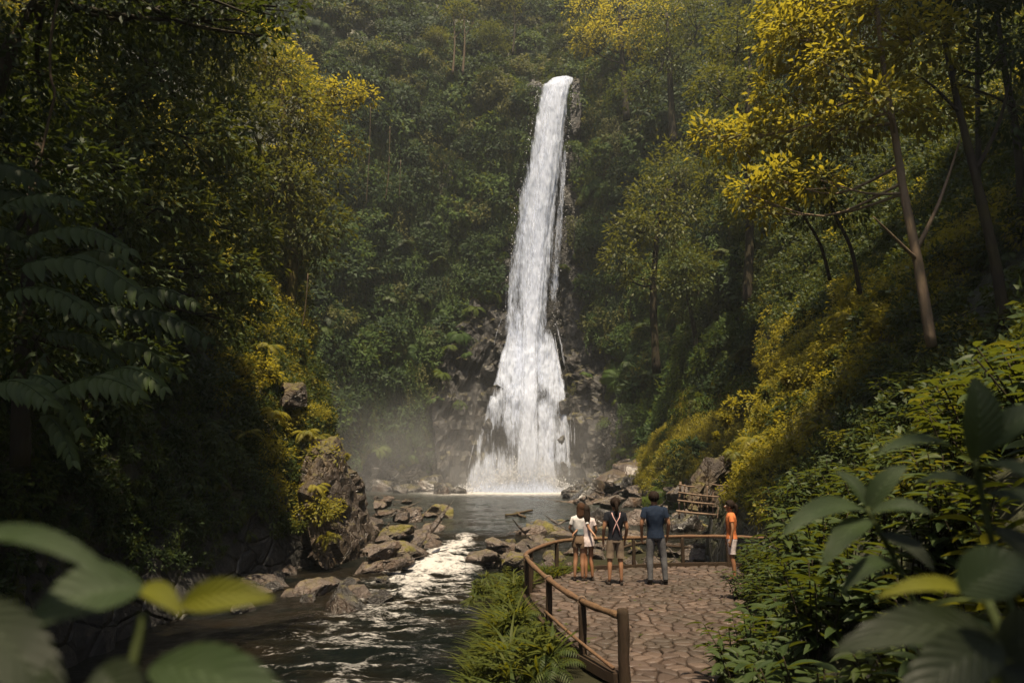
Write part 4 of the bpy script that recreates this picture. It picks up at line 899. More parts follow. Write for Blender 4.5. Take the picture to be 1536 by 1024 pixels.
sv=[shrub_parts(14,10,.75,.26,.36,LM['bush']),shrub_parts(11,11,.9,.30,.32,LM['bush']),shrub_parts(15,9,.6,.21,.38,LM['bush']),shrub_parts(13,10,.7,.24,.34,LM['fern'])]
def shr_h(x,y):      # height of the right hillside surface
    d=(PR_[...,0]-x)**2+(PR_[...,1]-y)**2; k=np.argmin(d); return float(PR_[...,2].ravel()[k])
for k in range(170):
    y=2.2+14.3*((k*.618)%1)**1.25; ledge=float(np.interp(y,[2,5,7.5,10,12,14,17],[1.6,1.75,2.35,3.3,4.2,4.9,5.5])); x=ledge+ (R.random()**1.6)*3.6
    if y<3.2 and x<2.3: x+=.8
    s=R.uniform(.75,1.2)*(1.0 if x>ledge+.4 else .75)
    z=max(shr_h(x,y),-.05)
    if y<3.4: z=min(z,1.5)
    v=sv[R.randrange(4)]; root=empty('leafy_shrub',(x,y,z)); root.rotation_euler=(R.uniform(-.1,.1),R.uniform(-.35,-.05),R.uniform(0,6.28)); root.scale=(s,s,s)
    tag(root,'dark green broad leaved shrub in the thicket along the right side of the paving','shrub','leafy shrubs of the right thicket'); mobj('stems',v[0],root); mobj('foliage',v[1],root)
for (x,y,s) in [(4.12,12.8,.8),(4.3,12.3,.85),(4.05,12.0,.55),(4.6,12.9,.8),(4.9,13.3,.8)]:
    v=sv[R.randrange(3)]; root=empty('leafy_shrub',(x,y,-.05),(0,0,R.uniform(0,6))); root.scale=(s,)*3; tag(root,'low leafy shrub hiding the feet of the person in orange','shrub','shrubs at the feet of the person in orange'); mobj('stems',v[0],root); mobj('foliage',v[1],root)
n=150; P=[]; 
while len(P)<n:
    y=R.uniform(6.5,16); x=R.uniform(.5,5.5)
    if x>float(np.interp(y,[7.7,8.6,10.1,12.3,13.5,15,16.5],[1.25,1.,.7,.4,.5,1.1,3])) and (R.random()<.35 or x>float(np.interp(y,[6,9,12,16],[1.9,2.7,3.9,5]))-.4): P.append((x,y,.022))
acc=Acc(); put_leaves(acc,leaf_lo(.5,.12,-.04),np.array(P),unit(NR.normal(size=(n,3))*np.array([1,1,.05])),np.array([[0,0,1.]])+NR.normal(size=(n,3))*.25,.05+.05*NR.random(n)); tag(mobj('fallen_leaves',acc.mesh('fallen_leaves',LM['olive'])),'small fallen leaves scattered over the paving','leaves',None,'stuff')
# close foreground plants with quilted leaves
def quilt_mat(name,c1,c2,trans,tf=.3):
    m,t=nt(name); uv=nd(t,'ShaderNodeUVMap').outputs[0]; s=nd(t,'ShaderNodeSeparateXYZ'); lk(t,uv,s.inputs[0])
    ax=math_(t,'ABSOLUTE',math_(t,'SUBTRACT',s.outputs[0],.5)); ph=math_(t,'SUBTRACT',math_(t,'MULTIPLY',s.outputs[1],58.),math_(t,'MULTIPLY',ax,34.))
    v=math_(t,'ADD',math_(t,'MULTIPLY',math_(t,'SINE',ph),.5),.5); mid=ramp(t,ax,[(.0,1),(.03,0)])
    f=math_(t,'MAXIMUM',math_(t,'MULTIPLY',math_(t,'POWER',v,3.),.5),mid)
    col=mixc(t,noise(t,coords(t,'Object'),8.,4),c1,c2); col=mixc(t,math_(t,'MULTIPLY',f,.5),col,tuple(min(1,x*1.9) for x in c2))
    p=principled(t,col,ramp(t,noise(t,coords(t,'Object'),25.,5),[(.3,.4),(.7,.75)]),.3,bump(t,math_(t,'SUBTRACT',1.,v),.55,.004)); tr=nd(t,'ShaderNodeBsdfTranslucent'); tr.inputs['Color'].default_value=(*trans,1)
    mx=nd(t,'ShaderNodeMixShader'); mx.inputs[0].default_value=tf; lk(t,p.outputs[0],mx.inputs[1]); lk(t,tr.outputs[0],mx.inputs[2]); out(t,mx.outputs[0]); return m
M_q=quilt_mat('quilted_leaf',(.014,.027,.009),(.028,.043,.016),(.09,.11,.01)); M_qy=quilt_mat('yellow_green_leaf',(.08,.09,.008),(.12,.12,.012),(.32,.32,.015),.45); M_qd=quilt_mat('dark_quilted_leaf',(.008,.013,.005),(.016,.022,.009),(.04,.045,.005))
def bigleaf(root,a,b,wpx,nrm,mat,curl=.12):
    """a leaf blade from a to b (world), half width w metres"""
    o=Vector(root.location); a=a-o; b=b-o; L=(b-a).length; d=(b-a).normalized(); n=Vector(nrm).normalized(); s=d.cross(n).normalized(); n=s.cross(d); NU,NV=13,22; V=[];UV=[]; wpx*=.66
    for j in range(NV):
        t=j/(NV-1); hw=wpx*(math.sin(PI*(t**.85))**.75 if 0<t<1 else 0)+.0008; c=a+d*(L*t)+n*(math.sin(PI*t*.9)*curl*L)-Vector((0,0,1))*(curl*.8*L*t**3)
        for i in range(NU):
            u=i/(NU-1)*2-1; q=c+s*(u*hw)+n*(abs(u)**1.5*hw*.28+.004*L*math.sin(t*34-abs(u)*14)*abs(u)*(1-abs(u)))
            V.append(tuple(q)); UV.append((.5+u*.5,t))
    me=npmesh('leaf',V,grid_faces(NV,NU),mat,True,uv=np.array(UV)); o_=mobj('leaf',me,root); return o_
def stem(root,pts,r,mat=None):
    o=Vector(root.location); v,f=tube([p-o for p in smooth_path(pts,5)],[r]*((len(pts)-1)*5+1),6); a=Acc(); a.add(v,f); mobj('stem',a.mesh('stem',mat or M_stem),root)
M_stem=plain('green_stem',(.035,.045,.015))
def fgplant(label,stempts,leaves,r=.006):
    root=empty('broad_leaf_plant',stempts[0]); tag(root,label,'plant'); stem(root,stempts,r)
    for (ax,ay,bx,by,Ya,Yb,w,nrm,mat) in leaves: bigleaf(root,at(ax,ay,Ya),at(bx,by,Yb),w,nrm,mat)
U=(0,-.45,.9)
fgplant('blurred broad leaved plant in the bottom left corner',[at(150,1250,.75),at(190,1040,.78),at(215,920,.8)],
  [(-60,805,190,855,.75,.72,.019,(0,-.6,.8),M_q),(215,878,42,925,.8,.74,.050,(0,-.75,.65),M_q),(272,905,416,882,.82,.8,.026,(0,-.9,.4),M_qy),(210,880,275,915,.8,.78,.018,(0,-.6,.8),M_qy),
   (225,1000,480,1072,.78,.7,.042,(.1,-.75,.65),M_q),(-50,905,110,1060,.6,.58,.034,(.3,-.8,.5),M_qd),(250,1005,300,1120,.78,.72,.04,(0,-.8,.5),M_qd),(-10,1000,60,1120,.6,.55,.05,(.3,-.8,.5),M_qd),(150,1000,230,1090,.72,.68,.035,(0,-.8,.5),M_qd)])
fgplant('tall plant with one upright quilted leaf in the right foreground',[at(1560,1020,1.25),at(1500,860,1.3),at(1462,690,1.3)],
  [(1460,690,1456,552,1.3,1.28,.055,(0,-1,.15),M_q),(1455,690,1310,668,1.3,1.22,.03,(0,-.5,.85),M_q),(1470,680,1590,600,1.3,1.25,.045,(-.1,-.6,.8),M_q),(1465,700,1560,720,1.3,1.2,.035,(0,-.6,.8),M_q),(1470,730,1370,720,1.3,1.36,.03,(0,-.5,.85),M_q),(1480,740,1600,780,1.3,1.2,.04,(0,-.6,.8),M_q),(1490,790,1560,860,1.28,1.22,.04,(0,-.6,.8),M_qd)])
fgplant('plant with wide drooping quilted leaves left of the upright leaf plant',[at(1420,1080,1.5),at(1370,900,1.5),at(1300,760,1.52)],
  [(1300,765,1170,790,1.52,1.42,.042,(0,-.55,.85),M_q),(1300,760,1250,700,1.52,1.55,.03,(0,-.6,.8),M_q),(1300,765,1360,690,1.52,1.5,.035,(0,-.6,.8),M_q),(1305,770,1400,765,1.5,1.42,.035,(0,-.6,.8),M_q),(1305,780,1230,840,1.5,1.4,.036,(0,-.6,.8),M_q),(1320,800,1400,850,1.5,1.42,.035,(0,-.6,.8),M_qd),(1340,840,1260,880,1.5,1.44,.03,(0,-.5,.8),M_q)])
fgplant('dark plant with huge soft leaves in the bottom right corner',[at(1560,1150,1.0),at(1520,1000,1.02),at(1480,900,1.05)],
  [(1440,890,1545,830,.92,.9,.05,(-.2,-.8,.55),M_q),(1490,950,1240,955,1.0,.95,.042,(0,-.75,.65),M_qd),(1500,960,1330,1060,.95,.9,.05,(0,-.75,.65),M_qd),(1480,905,1310,880,1.05,1.,.022,(0,-.6,.8),M_qy),(1500,1000,1600,1080,.95,.9,.06,(0,-.75,.65),M_qd),(1500,980,1620,930,.95,.9,.05,(0,-.75,.65),M_qd)],.008)
# grass and small plants on the bank left of the railing
gp=[tuft_mesh('grass_tuft',LM['grass'],22,.50,.075),tuft_mesh('grass_tuft',LM['fern'],18,.42,.13),sprig_mesh('weed_clump',LM['grass'],9,8,.22,.13,.4,leaf_lo(.42,.3,.06)),fern_mesh('small_fern',LM['fern'],10,.45,.2,.22,.9,.9,12)]
pts=[];
for _ in range(3500):
    y=R.uniform(6.2,16.3); e=float(np.interp(y,[7.7,8.6,10.1,12.3,13.5,15,16.5],[1.05,.75,.42,.1,.15,.7,2.3])); s0=float(sx_(y)); x=R.uniform(s0-.05,e-.06) if y>7.0 else R.uniform(-1.3,.85)
    if e-s0<=.1 or (y<8.4 and x>.55+ (y-7)*.0): continue
    pts.append((x,y,float(ground_h(x,y))))
    if len(pts)>=520: break
pts=np.array(pts); scatter('bank_grass',pts,np.tile([[-.35,0,1.]],(len(pts),1)),(.5+.75*NR.random(len(pts)))*np.interp(pts[:,1],[6,9,14],[.85,1.,.95]),NR.choice([0,1,1,2,2,3,3],len(pts)),coll('bank_tuft',gp),.5,'tall bright grass and weeds on the bank between the railing and the river','grass')
pts=np.array([(x,y,-1.1+R.random()*.2) for x,y in [(R.uniform(-1,9),R.uniform(16.6,22)) for _ in range(420)]]); pts[:,2]=np.where(pts[:,1]<17.3,-.7,pts[:,2])
scatter('rock_weeds',pts,np.tile([[0,0,1.]],(len(pts),1)),.45+.5*NR.random(len(pts)),NR.choice([1,2,3],len(pts)),bpy.data.collections['bank_tuft'],.5,'low weeds and moss between the rocks behind the railing','weeds')
# ------------------------------------------------------------------ paved viewing platform
lp=[(1.35,-8),(1.3,4),(1.22,7.5)]+[(p.x,p.y) for p in edge[:-1]]
poly=[Vector(p) for p in lp]+[Vector((7.4,16.3)),Vector((7.2,12)),Vector((6.,9)),Vector((5.2,6)),Vector((5.,-8))]
def inpoly(x,y):
    c=False; n=len(poly)
    for i in range(n):
        a=poly[i]; b=poly[(i+1)%n]
        if (a.y>y)!=(b.y>y) and x<(b.x-a.x)*(y-a.y)/(b.y-a.y)+a.x: c=not c
    return c
bm=bmesh.new(); 
vs=[bm.verts.new((p.x,p.y,-.045)) for p in poly]; f=bm.faces.new(vs); 
g=bmesh.ops.extrude_face_region(bm,geom=[f]); bmesh.ops.translate(bm,verts=[v for v in g['geom'] if isinstance(v,bmesh.types.BMVert)],vec=(0,0,-1.1)); bmesh.ops.recalc_face_normals(bm,faces=bm.faces)
me=bpy.data.meshes.new('paved_platform'); bm.to_mesh(me); bm.free(); me.materials.append(M_mortar); tag(mobj('paved_platform',me),kind='structure')
def clip(pg,m,n):
    o=[]
    for i in range(len(pg)):
        a=pg[i]; b=pg[(i+1)%len(pg)]; da=(a-m).dot(n); db=(b-m).dot(n)
        if da<=0: o.append(a)
        if (da<0<db) or (db<0<da): o.append(a+(b-a)*(da/(da-db)))
    return o
seeds=[]; gx_,gy_=.215,.185; 
for iy in range(-2,int(19/gy_)):
    for ix in range(0,int(7.6/gx_)):
        seeds.append(Vector((.1+ix*gx_+(iy%2)*.13+R.uniform(-.11,.11),iy*gy_+R.uniform(-.10,.10))))
cellm={}
for k,s in enumerate(seeds): cellm.setdefault((int(s.x//.6),int(s.y//.6)),[]).append(k)
acc=Acc()
for k,s in enumerate(seeds):
    if not inpoly(s.x,s.y): continue
    pg=[s+Vector(q) for q in ((-.5,-.5),(.5,-.5),(.5,.5),(-.5,.5))]
    cx_,cy_=int(s.x//.6),int(s.y//.6)
    for a in (-1,0,1):
        for b in (-1,0,1):
            for q in cellm.get((cx_+a,cy_+b),()):
                if q!=k:
                    pg=clip(pg,(s+seeds[q])/2,(seeds[q]-s).normalized())
    if len(pg)<3: continue
    c=sum(pg,Vector((0,0)))/len(pg)
    pts=[]; 
    for i in range(len(pg)):               # cut corners, shrink
        a=pg[i]; b=pg[(i+1)%len(pg)]; pts+= [a.lerp(b,.2),a.lerp(b,.8)] if (b-a).length>.05 else [a.lerp(b,.5)]
    if not all(inpoly(*(c+(p-c)*.93)) for p in pts): continue
    h=R.uniform(-.008,.012); tx,ty=R.uniform(-.05,.05),R.uniform(-.05,.05); V=[];F=[];n=len(pts); jit=[R.uniform(.86,.97) for _ in pts]
    for (sc_,z) in ((.99,-.06),(.97,-.012),(.90,.0),(.6,.004)):
        for p,jj in zip(pts,jit):
            q=c+(p-c)*sc_*jj; V.append((q.x,q.y,z+h+(q.x-c.x)*tx+(q.y-c.y)*ty))
    V.append((c.x,c.y,h+.004+R.uniform(-.003,.003)))
    for r in range(3):
        for i in range(n): a=r*n+i; b=r*n+(i+1)%n; F+=[(a,b,b+n),(a,b+n,a+n)]
    for i in range(n): F.append((3*n+i,3*n+(i+1)%n,4*n))
    acc.add(V,F,R.random()**1.2)
me=acc.mesh('paving',M_stone,True); o=mobj('paving_stones',me); tag(o,kind='structure')
# dark wooden kerb beam under the railing
def beam_along(pts,w,h,z0,mat,name,parent,seg=1):
    bm=bmesh.new(); P=smooth_path([Vector((p[0],p[1],0)) for p in pts],3); ring=[]
    for i,p in enumerate(P):
        t=(P[min(i+1,len(P)-1)]-P[max(i-1,0)]).normalized(); s=Vector((t.y,-t.x,0)); z=z0+R.uniform(-.008,.008)
        ring.append([bm.verts.new(p+s*a+Vector((0,0,b))) for a,b in ((-w/2,z),(w/2,z),(w/2,z+h),(-w/2,z+h))])
    for a,b in zip(ring,ring[1:]):
        for i in range(4): bm.faces.new((a[i],a[(i+1)%4],b[(i+1)%4],b[i]))
    bm.faces.new(ring[0]); bm.faces.new(ring[-1][::-1]); bmesh.ops.recalc_face_normals(bm,faces=bm.faces); me=bpy.data.meshes.new(name); bm.to_mesh(me); bm.free(); me.materials.append(mat); return mobj(name,me,parent)
railing=empty('railing',(0,0,0)); tag(railing,'curved rustic railing of brown round logs on dark posts around the paved platform','railing')
beam_along([(p.x-.03,p.y) for p in edge],.12,.11,-.05,M_woodd,'kerb_beam',railing)
acc=Acc(); rp=smooth_path([Vector((p.x,p.y,.665+R.uniform(-.008,.008))) for p in rail_pts],6); v,f=tube(rp,[.036+.005*math.sin(i*1.7)+.006*R.random() for i in range(len(rp))],12,.12,5); acc.add(v,f); mobj('handrail',acc.mesh('handrail',M_wood),railing)
def post(p,h,r,seed,top=True,mat=M_woodd):
    b=bmesh.new(); rr=random.Random(seed); n=10; R0=[]
    lv=[(-.9,1),(0,1.03),(h*.3,.96),(h*.6,1.),(h*.93,.97),(h,.86)]
    V=[];F=[]
    for z,k in lv:
        ox,oy=rr.uniform(-.006,.006),rr.uniform(-.006,.006)
        for i in range(n): a=2*PI*i/n; q=r*k*(1+rr.uniform(-.07,.07)); V.append((math.cos(a)*q+ox,math.sin(a)*q+oy,z))
    for j in range(len(lv)-1):
        for i in range(n): a=j*n+i; c=j*n+(i+1)%n; F+=[(a,c,c+n),(a,c+n,a+n)]
    V.append((0,0,h+.012)); F+=[((len(lv)-1)*n+i,(len(lv)-1)*n+(i+1)%n,len(V)-1) for i in range(n)]
    b.free(); ac=Acc(); ac.add(V,F); return mobj('post',ac.mesh('post',mat),railing,(p[0],p[1],0))
post((edge[0].x+.03,edge[0].y-.05),.75,.068,1)
for k,e in enumerate(edge[1:]):
    post((e.x,e.y),.64,.05 if k<3 else .045,k+2)
for (x,y) in [(.30,12.9),(.36,13.3)]: post((x,y),.62,.03,77)
lo=[Vector((edge[0].x-.08,edge[0].y,.12)),Vector((edge[1].x-.05,edge[1].y,.2)),Vector((edge[2].x-.06,edge[2].y,.22))]
acc=Acc(); q=smooth_path(lo,5); v,f=tube(q,[.022]*len(q),7,.25); acc.add(v,f); mobj('lower_branch',acc.mesh('lower_branch',M_wood),railing)
# rope lashings where the handrail meets the posts
for e in edge[1:4]:
    V,F=[],[]; 
    bm=bmesh.new()
    for k in range(3):
        n=14; c=Vector((e.x,e.y,.665)); a=Acc()
    pts_=[Vector((e.x+.055*math.cos(a*2*PI/12),e.y+.02*math.sin(a/4)+ (a/36-.5)*.06,.665+.055*math.sin(a*2*PI/12))) for a in range(37)]
    v,f=tube(pts_,[.008]*37,5); a=Acc(); a.add(v,f); mobj('lashing',a.mesh('lashing',M_bamboo),railing); bm.free()
# stick fence on the rocks behind
sf=empty('stick_fence',at(1040,775,23)); tag(sf,'rickety fence of thin grey sticks on the rocks beyond the railing','fence'); so=Vector(sf.location)
def stick(a,b,r,name,seed=1):
    q=smooth_path([a-so,(a+b)/2-so+Vector((R.uniform(-.03,.03),0,R.uniform(-.03,.03))),b-so],4); v,f=tube(q,[r]*len(q),6,.3,seed); ac=Acc(); ac.add(v,f); mobj(name,ac.mesh(name,M_bamboo),sf)
for k,(x0,x1,y0,y1,r) in enumerate([(1019,1021,778,722,.035),(1028,1027,774,726,.022),(1036,1038,776,738,.025),(1052,1051,772,740,.022),(1062,1061,776,728,.025),(1070,1070,778,735,.03),(1046,1047,778,745,.02),(1076,1078,778,760,.025)]): stick(at(x0,y0,22.9),at(x1,y1,22.9),r,'upright',k)
for k,(x0,y0,x1,y1,r) in enumerate([(1018,726,1042,730,.028),(1017,738,1078,745,.028),(1016,750,1072,756,.034),(1014,766,1075,772,.04),(1068,726,1092,728,.02)]): stick(at(x0,y0,22.8),at(x1,y1,22.8),r,'rail',k+20)
# driftwood in the pool
for (pp,lab) in [([(758,772),(772,771),(782,768),(798,765)],'forked driftwood branch floating in the pool'),([(775,768),(781,773),(788,775)],'short floating stub of wood beside the forked branch')]:
    b=on(pp[0][0],pp[0][1],-.88); q=smooth_path([on(x,y,-.80)-b for x,y in pp],4); v,f=tube(q,[.09]*len(q),6,.4); ac=Acc(); ac.add(v,f); o=mobj('driftwood',ac.mesh('driftwood',M_bark),None,b); tag(o,lab,'driftwood')
b=on(1020,830,-1.2); q=smooth_path([Vector((-2.6,-.6,.25)),Vector((-1.6,-.2,.45)),Vector((-.4,0,.3)),Vector((.6,.4,.2))],4); v,f=tube(q,[.06]*len(q),6,.4); ac=Acc(); ac.add(v,f); tag(mobj('driftwood',ac.mesh('driftwood',M_woodd),None,b),'dark crooked branch lying on the rocks behind the railing','driftwood')
# ------------------------------------------------------------------ people
def skin_body(H, J, E, name, mat, root_idx=0):
    """J: joint name -> (pos (fraction of H), radius); E: edges. Returns evaluated single surface"""
    names=list(J); me=bpy.data.meshes.new(name); me.from_pydata([tuple(c*H for c in J[n][0]) for n in names],[(names.index(a),names.index(b)) for a,b in E],[])
    o=bpy.data.objects.new(name,me); COL.objects.link(o); m=o.modifiers.new('skin','SKIN'); m.use_smooth_shade=True; m.branch_smoothing=.4
    sd=me.skin_vertices[0].data if me.skin_vertices else None
    if sd is None:
        me.attributes.new; bm=bmesh.new(); bm.from_mesh(me); bm.verts.layers.skin.verify(); bm.to_mesh(me); bm.free(); sd=me.skin_vertices[0].data
    for i,n in enumerate(names):
        r=J[n][1]; sd[i].radius=(r*H,r*H) if not hasattr(r,'__len__') else (r[0]*H,r[1]*H); sd[i].use_root=(i==root_idx)
    s=o.modifiers.new('sub','SUBSURF'); s.levels=2; s.render_levels=2
    bpy.context.view_layer.update(); dg=bpy.context.evaluated_depsgraph_get(); nm=bpy.data.meshes.new_from_object(o.evaluated_get(dg)); bpy.data.objects.remove(o)
    nm.materials.clear(); nm.materials.append(mat); return nm
def add_blobs(me, bl_):
    bm=bmesh.new(); bm.from_mesh(me)
    for c,s in bl_:
        r=bmesh.ops.create_icosphere(bm,subdivisions=2,radius=1); 
        for v in r['verts']: v.co=Vector((v.co.x*s[0]+c[0],v.co.y*s[1]+c[1],v.co.z*s[2]+c[2]))
    for f in bm.faces: f.smooth=True
    bm.to_mesh(me); bm.free()
def loft(name, rings, mat, parent, n=20, close=(True,True), wr=.0, seed=0):
    """rings: (cx,cy,cz,rx,ry) stacked cross sections"""
    V=[];F=[]; rr=random.Random(seed)
    P=[]; 
    for i in range(len(rings)-1):
        for k in range(3):
            t=k/3; P.append([rings[i][c]+(rings[i+1][c]-rings[i][c])*t for c in range(5)])
    P.append(list(rings[-1]))
    for j,(cx,cy,cz,a,b) in enumerate(P):
        for k in range(n):
            th=2*PI*k/n; w=1+wr*math.sin(th*5+j*.7+seed)*.5+wr*math.sin(th*9-j*1.1)*.5
            V.append((cx+math.cos(th)*a*w,cy+math.sin(th)*b*w,cz))
    for j in range(len(P)-1):
        for k in range(n): a=j*n+k; b=j*n+(k+1)%n; F+=[(a,b,b+n),(a,b+n,a+n)]
    for e,ok in ((0,close[0]),(len(P)-1,close[1])):
        if ok:
            V.append(tuple(P[e][:3])); c=len(V)-1
            for k in range(n): a=e*n+k; b=e*n+(k+1)%n; F.append((b,a,c) if e==0 else (a,b,c))
    return V,F
def person(label, loc, face, H, build='m', sh=.115, stance=.05, arms=None, top=None, sleeves=None, bottom=None, hair=None, shoes=None, skin=None, headtilt=(0,0)):
    root=empty('person',loc,(0,0,face)); tag(root,label,'person')
    hipx=.05; w=sh; aL=arms[0]; aR=arms[1]   # each: elbow, wrist (fractions)
    hx,hy=headtilt
    J={'pelvis':((0,0,.535),(.058,.048)),'hipL':((-hipx,0,.50),.044),'kneeL':((-stance-.008,.012,.285),.033),'calfL':((-stance-.012,-.006,.2),.030),'ankL':((-stance-.015,-.01,.045),.018),'toeL':((-stance-.025,.07,.016),.017),
       'hipR':((hipx,0,.50),.044),'kneeR':((stance+.008,.012,.285),.033),'calfR':((stance+.012,-.006,.2),.030),'ankR':((stance+.015,-.01,.045),.018),'toeR':((stance+.025,.07,.016),.017),
       'waist':((0,.0,.61),(.066,.052)),'chest':((0,-.004,.71),(.070,.050)),'collar':((0,-.006,.785),(.050,.036)),'neck':((0,-.004,.845),.030),'jaw':((hx*.5,hy*.5+.006,.885),.040),'skull':((hx,hy+.002,.935),.055),'crown':((hx*1.2,hy-.002,.965),.042)}
    E=[('pelvis','hipL'),('hipL','kneeL'),('kneeL','calfL'),('calfL','ankL'),('ankL','toeL'),('pelvis','hipR'),('hipR','kneeR'),('kneeR','calfR'),('calfR','ankR'),('ankR','toeR'),('pelvis','waist'),('waist','chest'),('chest','collar'),('collar','neck'),('neck','jaw'),('jaw','skull'),('skull','crown')]
    for s,A,c in ((-1,aL,'L'),(1,aR,'R')):
        J['sh'+c]=((s*w*.86,-.004,.795),.036 if build=='m' else .029); J['el'+c]=(A[0],.024 if build=='m' else .019); J['wr'+c]=(A[1],.0145)
        el,wr=Vector(A[0]),Vector(A[1]); d=(wr-el).normalized(); pm=wr+d*.035; J['pa'+c]=(tuple(pm),.019)
        E+=[('collar','sh'+c),('sh'+c,'el'+c),('el'+c,'wr'+c),('wr'+c,'pa'+c)]
        ax=Vector((0,1,0)) if abs(d.y)<.7 else Vector((0,0,1)); ax=(ax-d*ax.dot(d)).normalized(); side=d.cross(ax)
        for fi,(of,ln) in enumerate(((-.013,.036),(-.005,.043),(.004,.041),(.012,.033))):
            a=pm+ax*of+d*.012; b=a+d*ln*.55-side*s*.004; e=b+d*ln*.4-side*s*.012
            J['f%d'%fi+c]=(tuple(b),.0052); J['g%d'%fi+c]=(tuple(e),.0042); E+=[('pa'+c,'f%d'%fi+c),('f%d'%fi+c,'g%d'%fi+c)]
        t1=wr+d*.02+ax*.020; t2=t1+d*.024+ax*.006; J['t'+c]=(tuple(t1),.0056); J['u'+c]=(tuple(t2),.0046); E+=[('pa'+c,'t'+c),('t'+c,'u'+c)]
    me=skin_body(H,J,E,'body',skin)
    q=lambda x,y,z:((hx+x)*H,(hy+y)*H,z*H)
    add_blobs(me,[(q(0,.060,.918),(.008*H,.013*H,.014*H)),(q(-.052,0,.922),(.006*H,.011*H,.017*H)),(q(.052,0,.922),(.006*H,.011*H,.017*H)),(q(0,.047,.893),(.017*H,.008*H,.005*H)),(q(0,.035,.872),(.020*H,.018*H,.012*H))])
    mobj('body',me,root)
    a=Acc()
    for s in (-1,1): V,F=ico2; a.add(V*.0062*H+np.array(q(s*.021,.051,.932)),F)
    mobj('eyes',a.mesh('eyes',M_eye),root)
    # top
    a=Acc(); mt,lo_,hi,wf=top; sw=w*.98
    rg=[(0,0,lo_,.092*wf,.074*wf),(0,0,.58,.080*wf,.062*wf),(0,0,.62,.080*wf,.062*wf),(0,-.003,.69,.094*wf,.070*wf),(0,-.004,.745,sw*.97,.071*wf),(0,-.005,.79,sw*1.02,.064),(0,-.005,.818,sw*.86,.054),(0,-.004,.838,.058,.044),(0,-.004,hi,.036,.034)]
    V,F=loft('t',[tuple(c*H for c in r) for r in rg],None,None,24,(False,False),.03,3); a.add(V,F,.5)
    if sleeves:
        for s,A in ((-1,aL),(1,aR)):
            s0=Vector((s*w*.80,-.004,.798)); el=Vector(A[0]); e1=s0.lerp(el,sleeves); pp=[s0+Vector((-s*.02,0,.008)),s0+Vector((s*.006,0,0)),s0.lerp(e1,.5),e1]
            r0=.042 if build=='m' else .034; v,f=tube([p*H for p in pp],[r0*.8*H,r0*H,r0*.97*H,r0*.95*H],14,0,cap=False); a.add(v,f,.5)
    mobj(['shirt'][0],a.mesh('shirt',mt),root)
    for sp in (top[4] if len(top)>4 else []): pass
    # bottom: (material, kind, lower z)
    mb,kind,lz=bottom; a=Acc()
    if kind=='skirt':
        rg=[(0,0,lz,.094,.074),(0,0,lz+.06,.093,.074),(0,0,.55,.084,.068),(0,0,.585,.076,.060)]
        V,F=loft('s',[tuple(c*H for c in r) for r in rg],None,None,26,(False,False),.05,2); a.add(V,F)
    else:
        rg=[(0,0,.475,.088,.066),(0,0,.50,.092,.070),(0,0,.55,.084,.063),(0,0,.585,.074,.055)]; V,F=loft('s',[tuple(c*H for c in r) for r in rg],None,None,24,(True,False),.02,2); a.add(V,F)
        for s in (-1,1):
            kx=stance+.008; ax_=stance+.015; rr=[]
            for z,r in ((.50,.055),(.44,.053),(.36,.044),(.285,.040),(.2,.036),(.12,.030),(.055,.029)):
                if z<lz-.001: break
                x=s*(np.interp(z,[.045,.285,.5],[ax_,kx,hipx-.004])); y=float(np.interp(z,[.045,.2,.285,.5],[-.01,-.004,.01,0])); rr.append((x,y,z,r*(1.12 if kind=='shorts' and z<.4 else 1),r*1.05))
            if rr[-1][2]>lz: z=lz; x=s*(np.interp(z,[.045,.285,.5],[ax_,kx,hipx-.004])); rr.append((x,.006,z,rr[-1][3],rr[-1][4]))
            V,F=loft('l',[tuple(c*H for c in r) for r in rr],None,None,16,(False,False),.05,4+s); a.add(V,F)
    mobj({'skirt':'skirt','shorts':'shorts','trousers':'trousers'}[kind],a.mesh(kind,mb),root)
    # shoes
    a=Acc()
    for s in (-1,1):
        V,F=ico3; V=V.copy(); V[:,2]=np.where(V[:,2]<-.25,-.25,V[:,2]); a.add(V*np.array([.024,.062,.032])*H+np.array([s*(stance+.02),.028,.0085])*H,F)
        if shoes[1]: v,f=tube([Vector((s*(stance+.015),-.01,.02))*H,Vector((s*(stance+.015),-.01,.062))*H],[.025*H,.026*H],12); a.add(v,f)
    mobj('shoes',a.mesh('shoes',shoes[0]),root)
    # hair
    mh,hl=hair; a=Acc(); V,F=ico4
    cap_=V*np.array([.062,.066,.064]); n=fbm(V*4,3,int(H*100))*.004
    keep=(cap_[:,1]<.030+.5*(V[:,2]*.064))|(V[:,2]>.45); cap2=np.where(keep[:,None],cap_*(1+n[:,None]*8),cap_*.80)
    a.add((cap2+np.array([hx*1.05,hy-.006,.945]))*H,F,.5)
    if hl=='short': pass
    elif hl=='pony':
        v,f=tube([Vector((hx,hy-.06,.95))*H,Vector((hx,hy-.083,.925))*H,Vector((hx*.6,hy-.082,.86))*H,Vector((hx*.4,hy-.07,.80))*H],[.022*H,.026*H,.022*H,.008*H],12,.1); a.add(v,f)
    else:
        rg=[(hx*.6,hy*.6-.060,hl,.016,.010),(hx*.7,hy*.7-.058,hl+.035,.036,.018),(hx*.8,hy*.8-.050,.84,.048,.030),(hx,hy-.030,.89,.055,.042),(hx,hy-.012,.94,.060,.056)]
        V_,F_=loft('h',[tuple(c*H for c in r) for r in rg],None,None,22,(True,True),.07,3); a.add(V_,F_,.5)
    mobj('hair',a.mesh('hair',mh),root)
    return root
def skinm(name,c):
    m,t=nt(name); n1=noise(t,coords(t,'Object'),6.,4); p=principled(t,mixc(t,n1,tuple(x*.9 for x in c),c),.5,.4); p.inputs['Subsurface Weight'].default_value=.08; p.inputs['Subsurface Scale'].default_value=.02; out(t,p.outputs[0]); return m
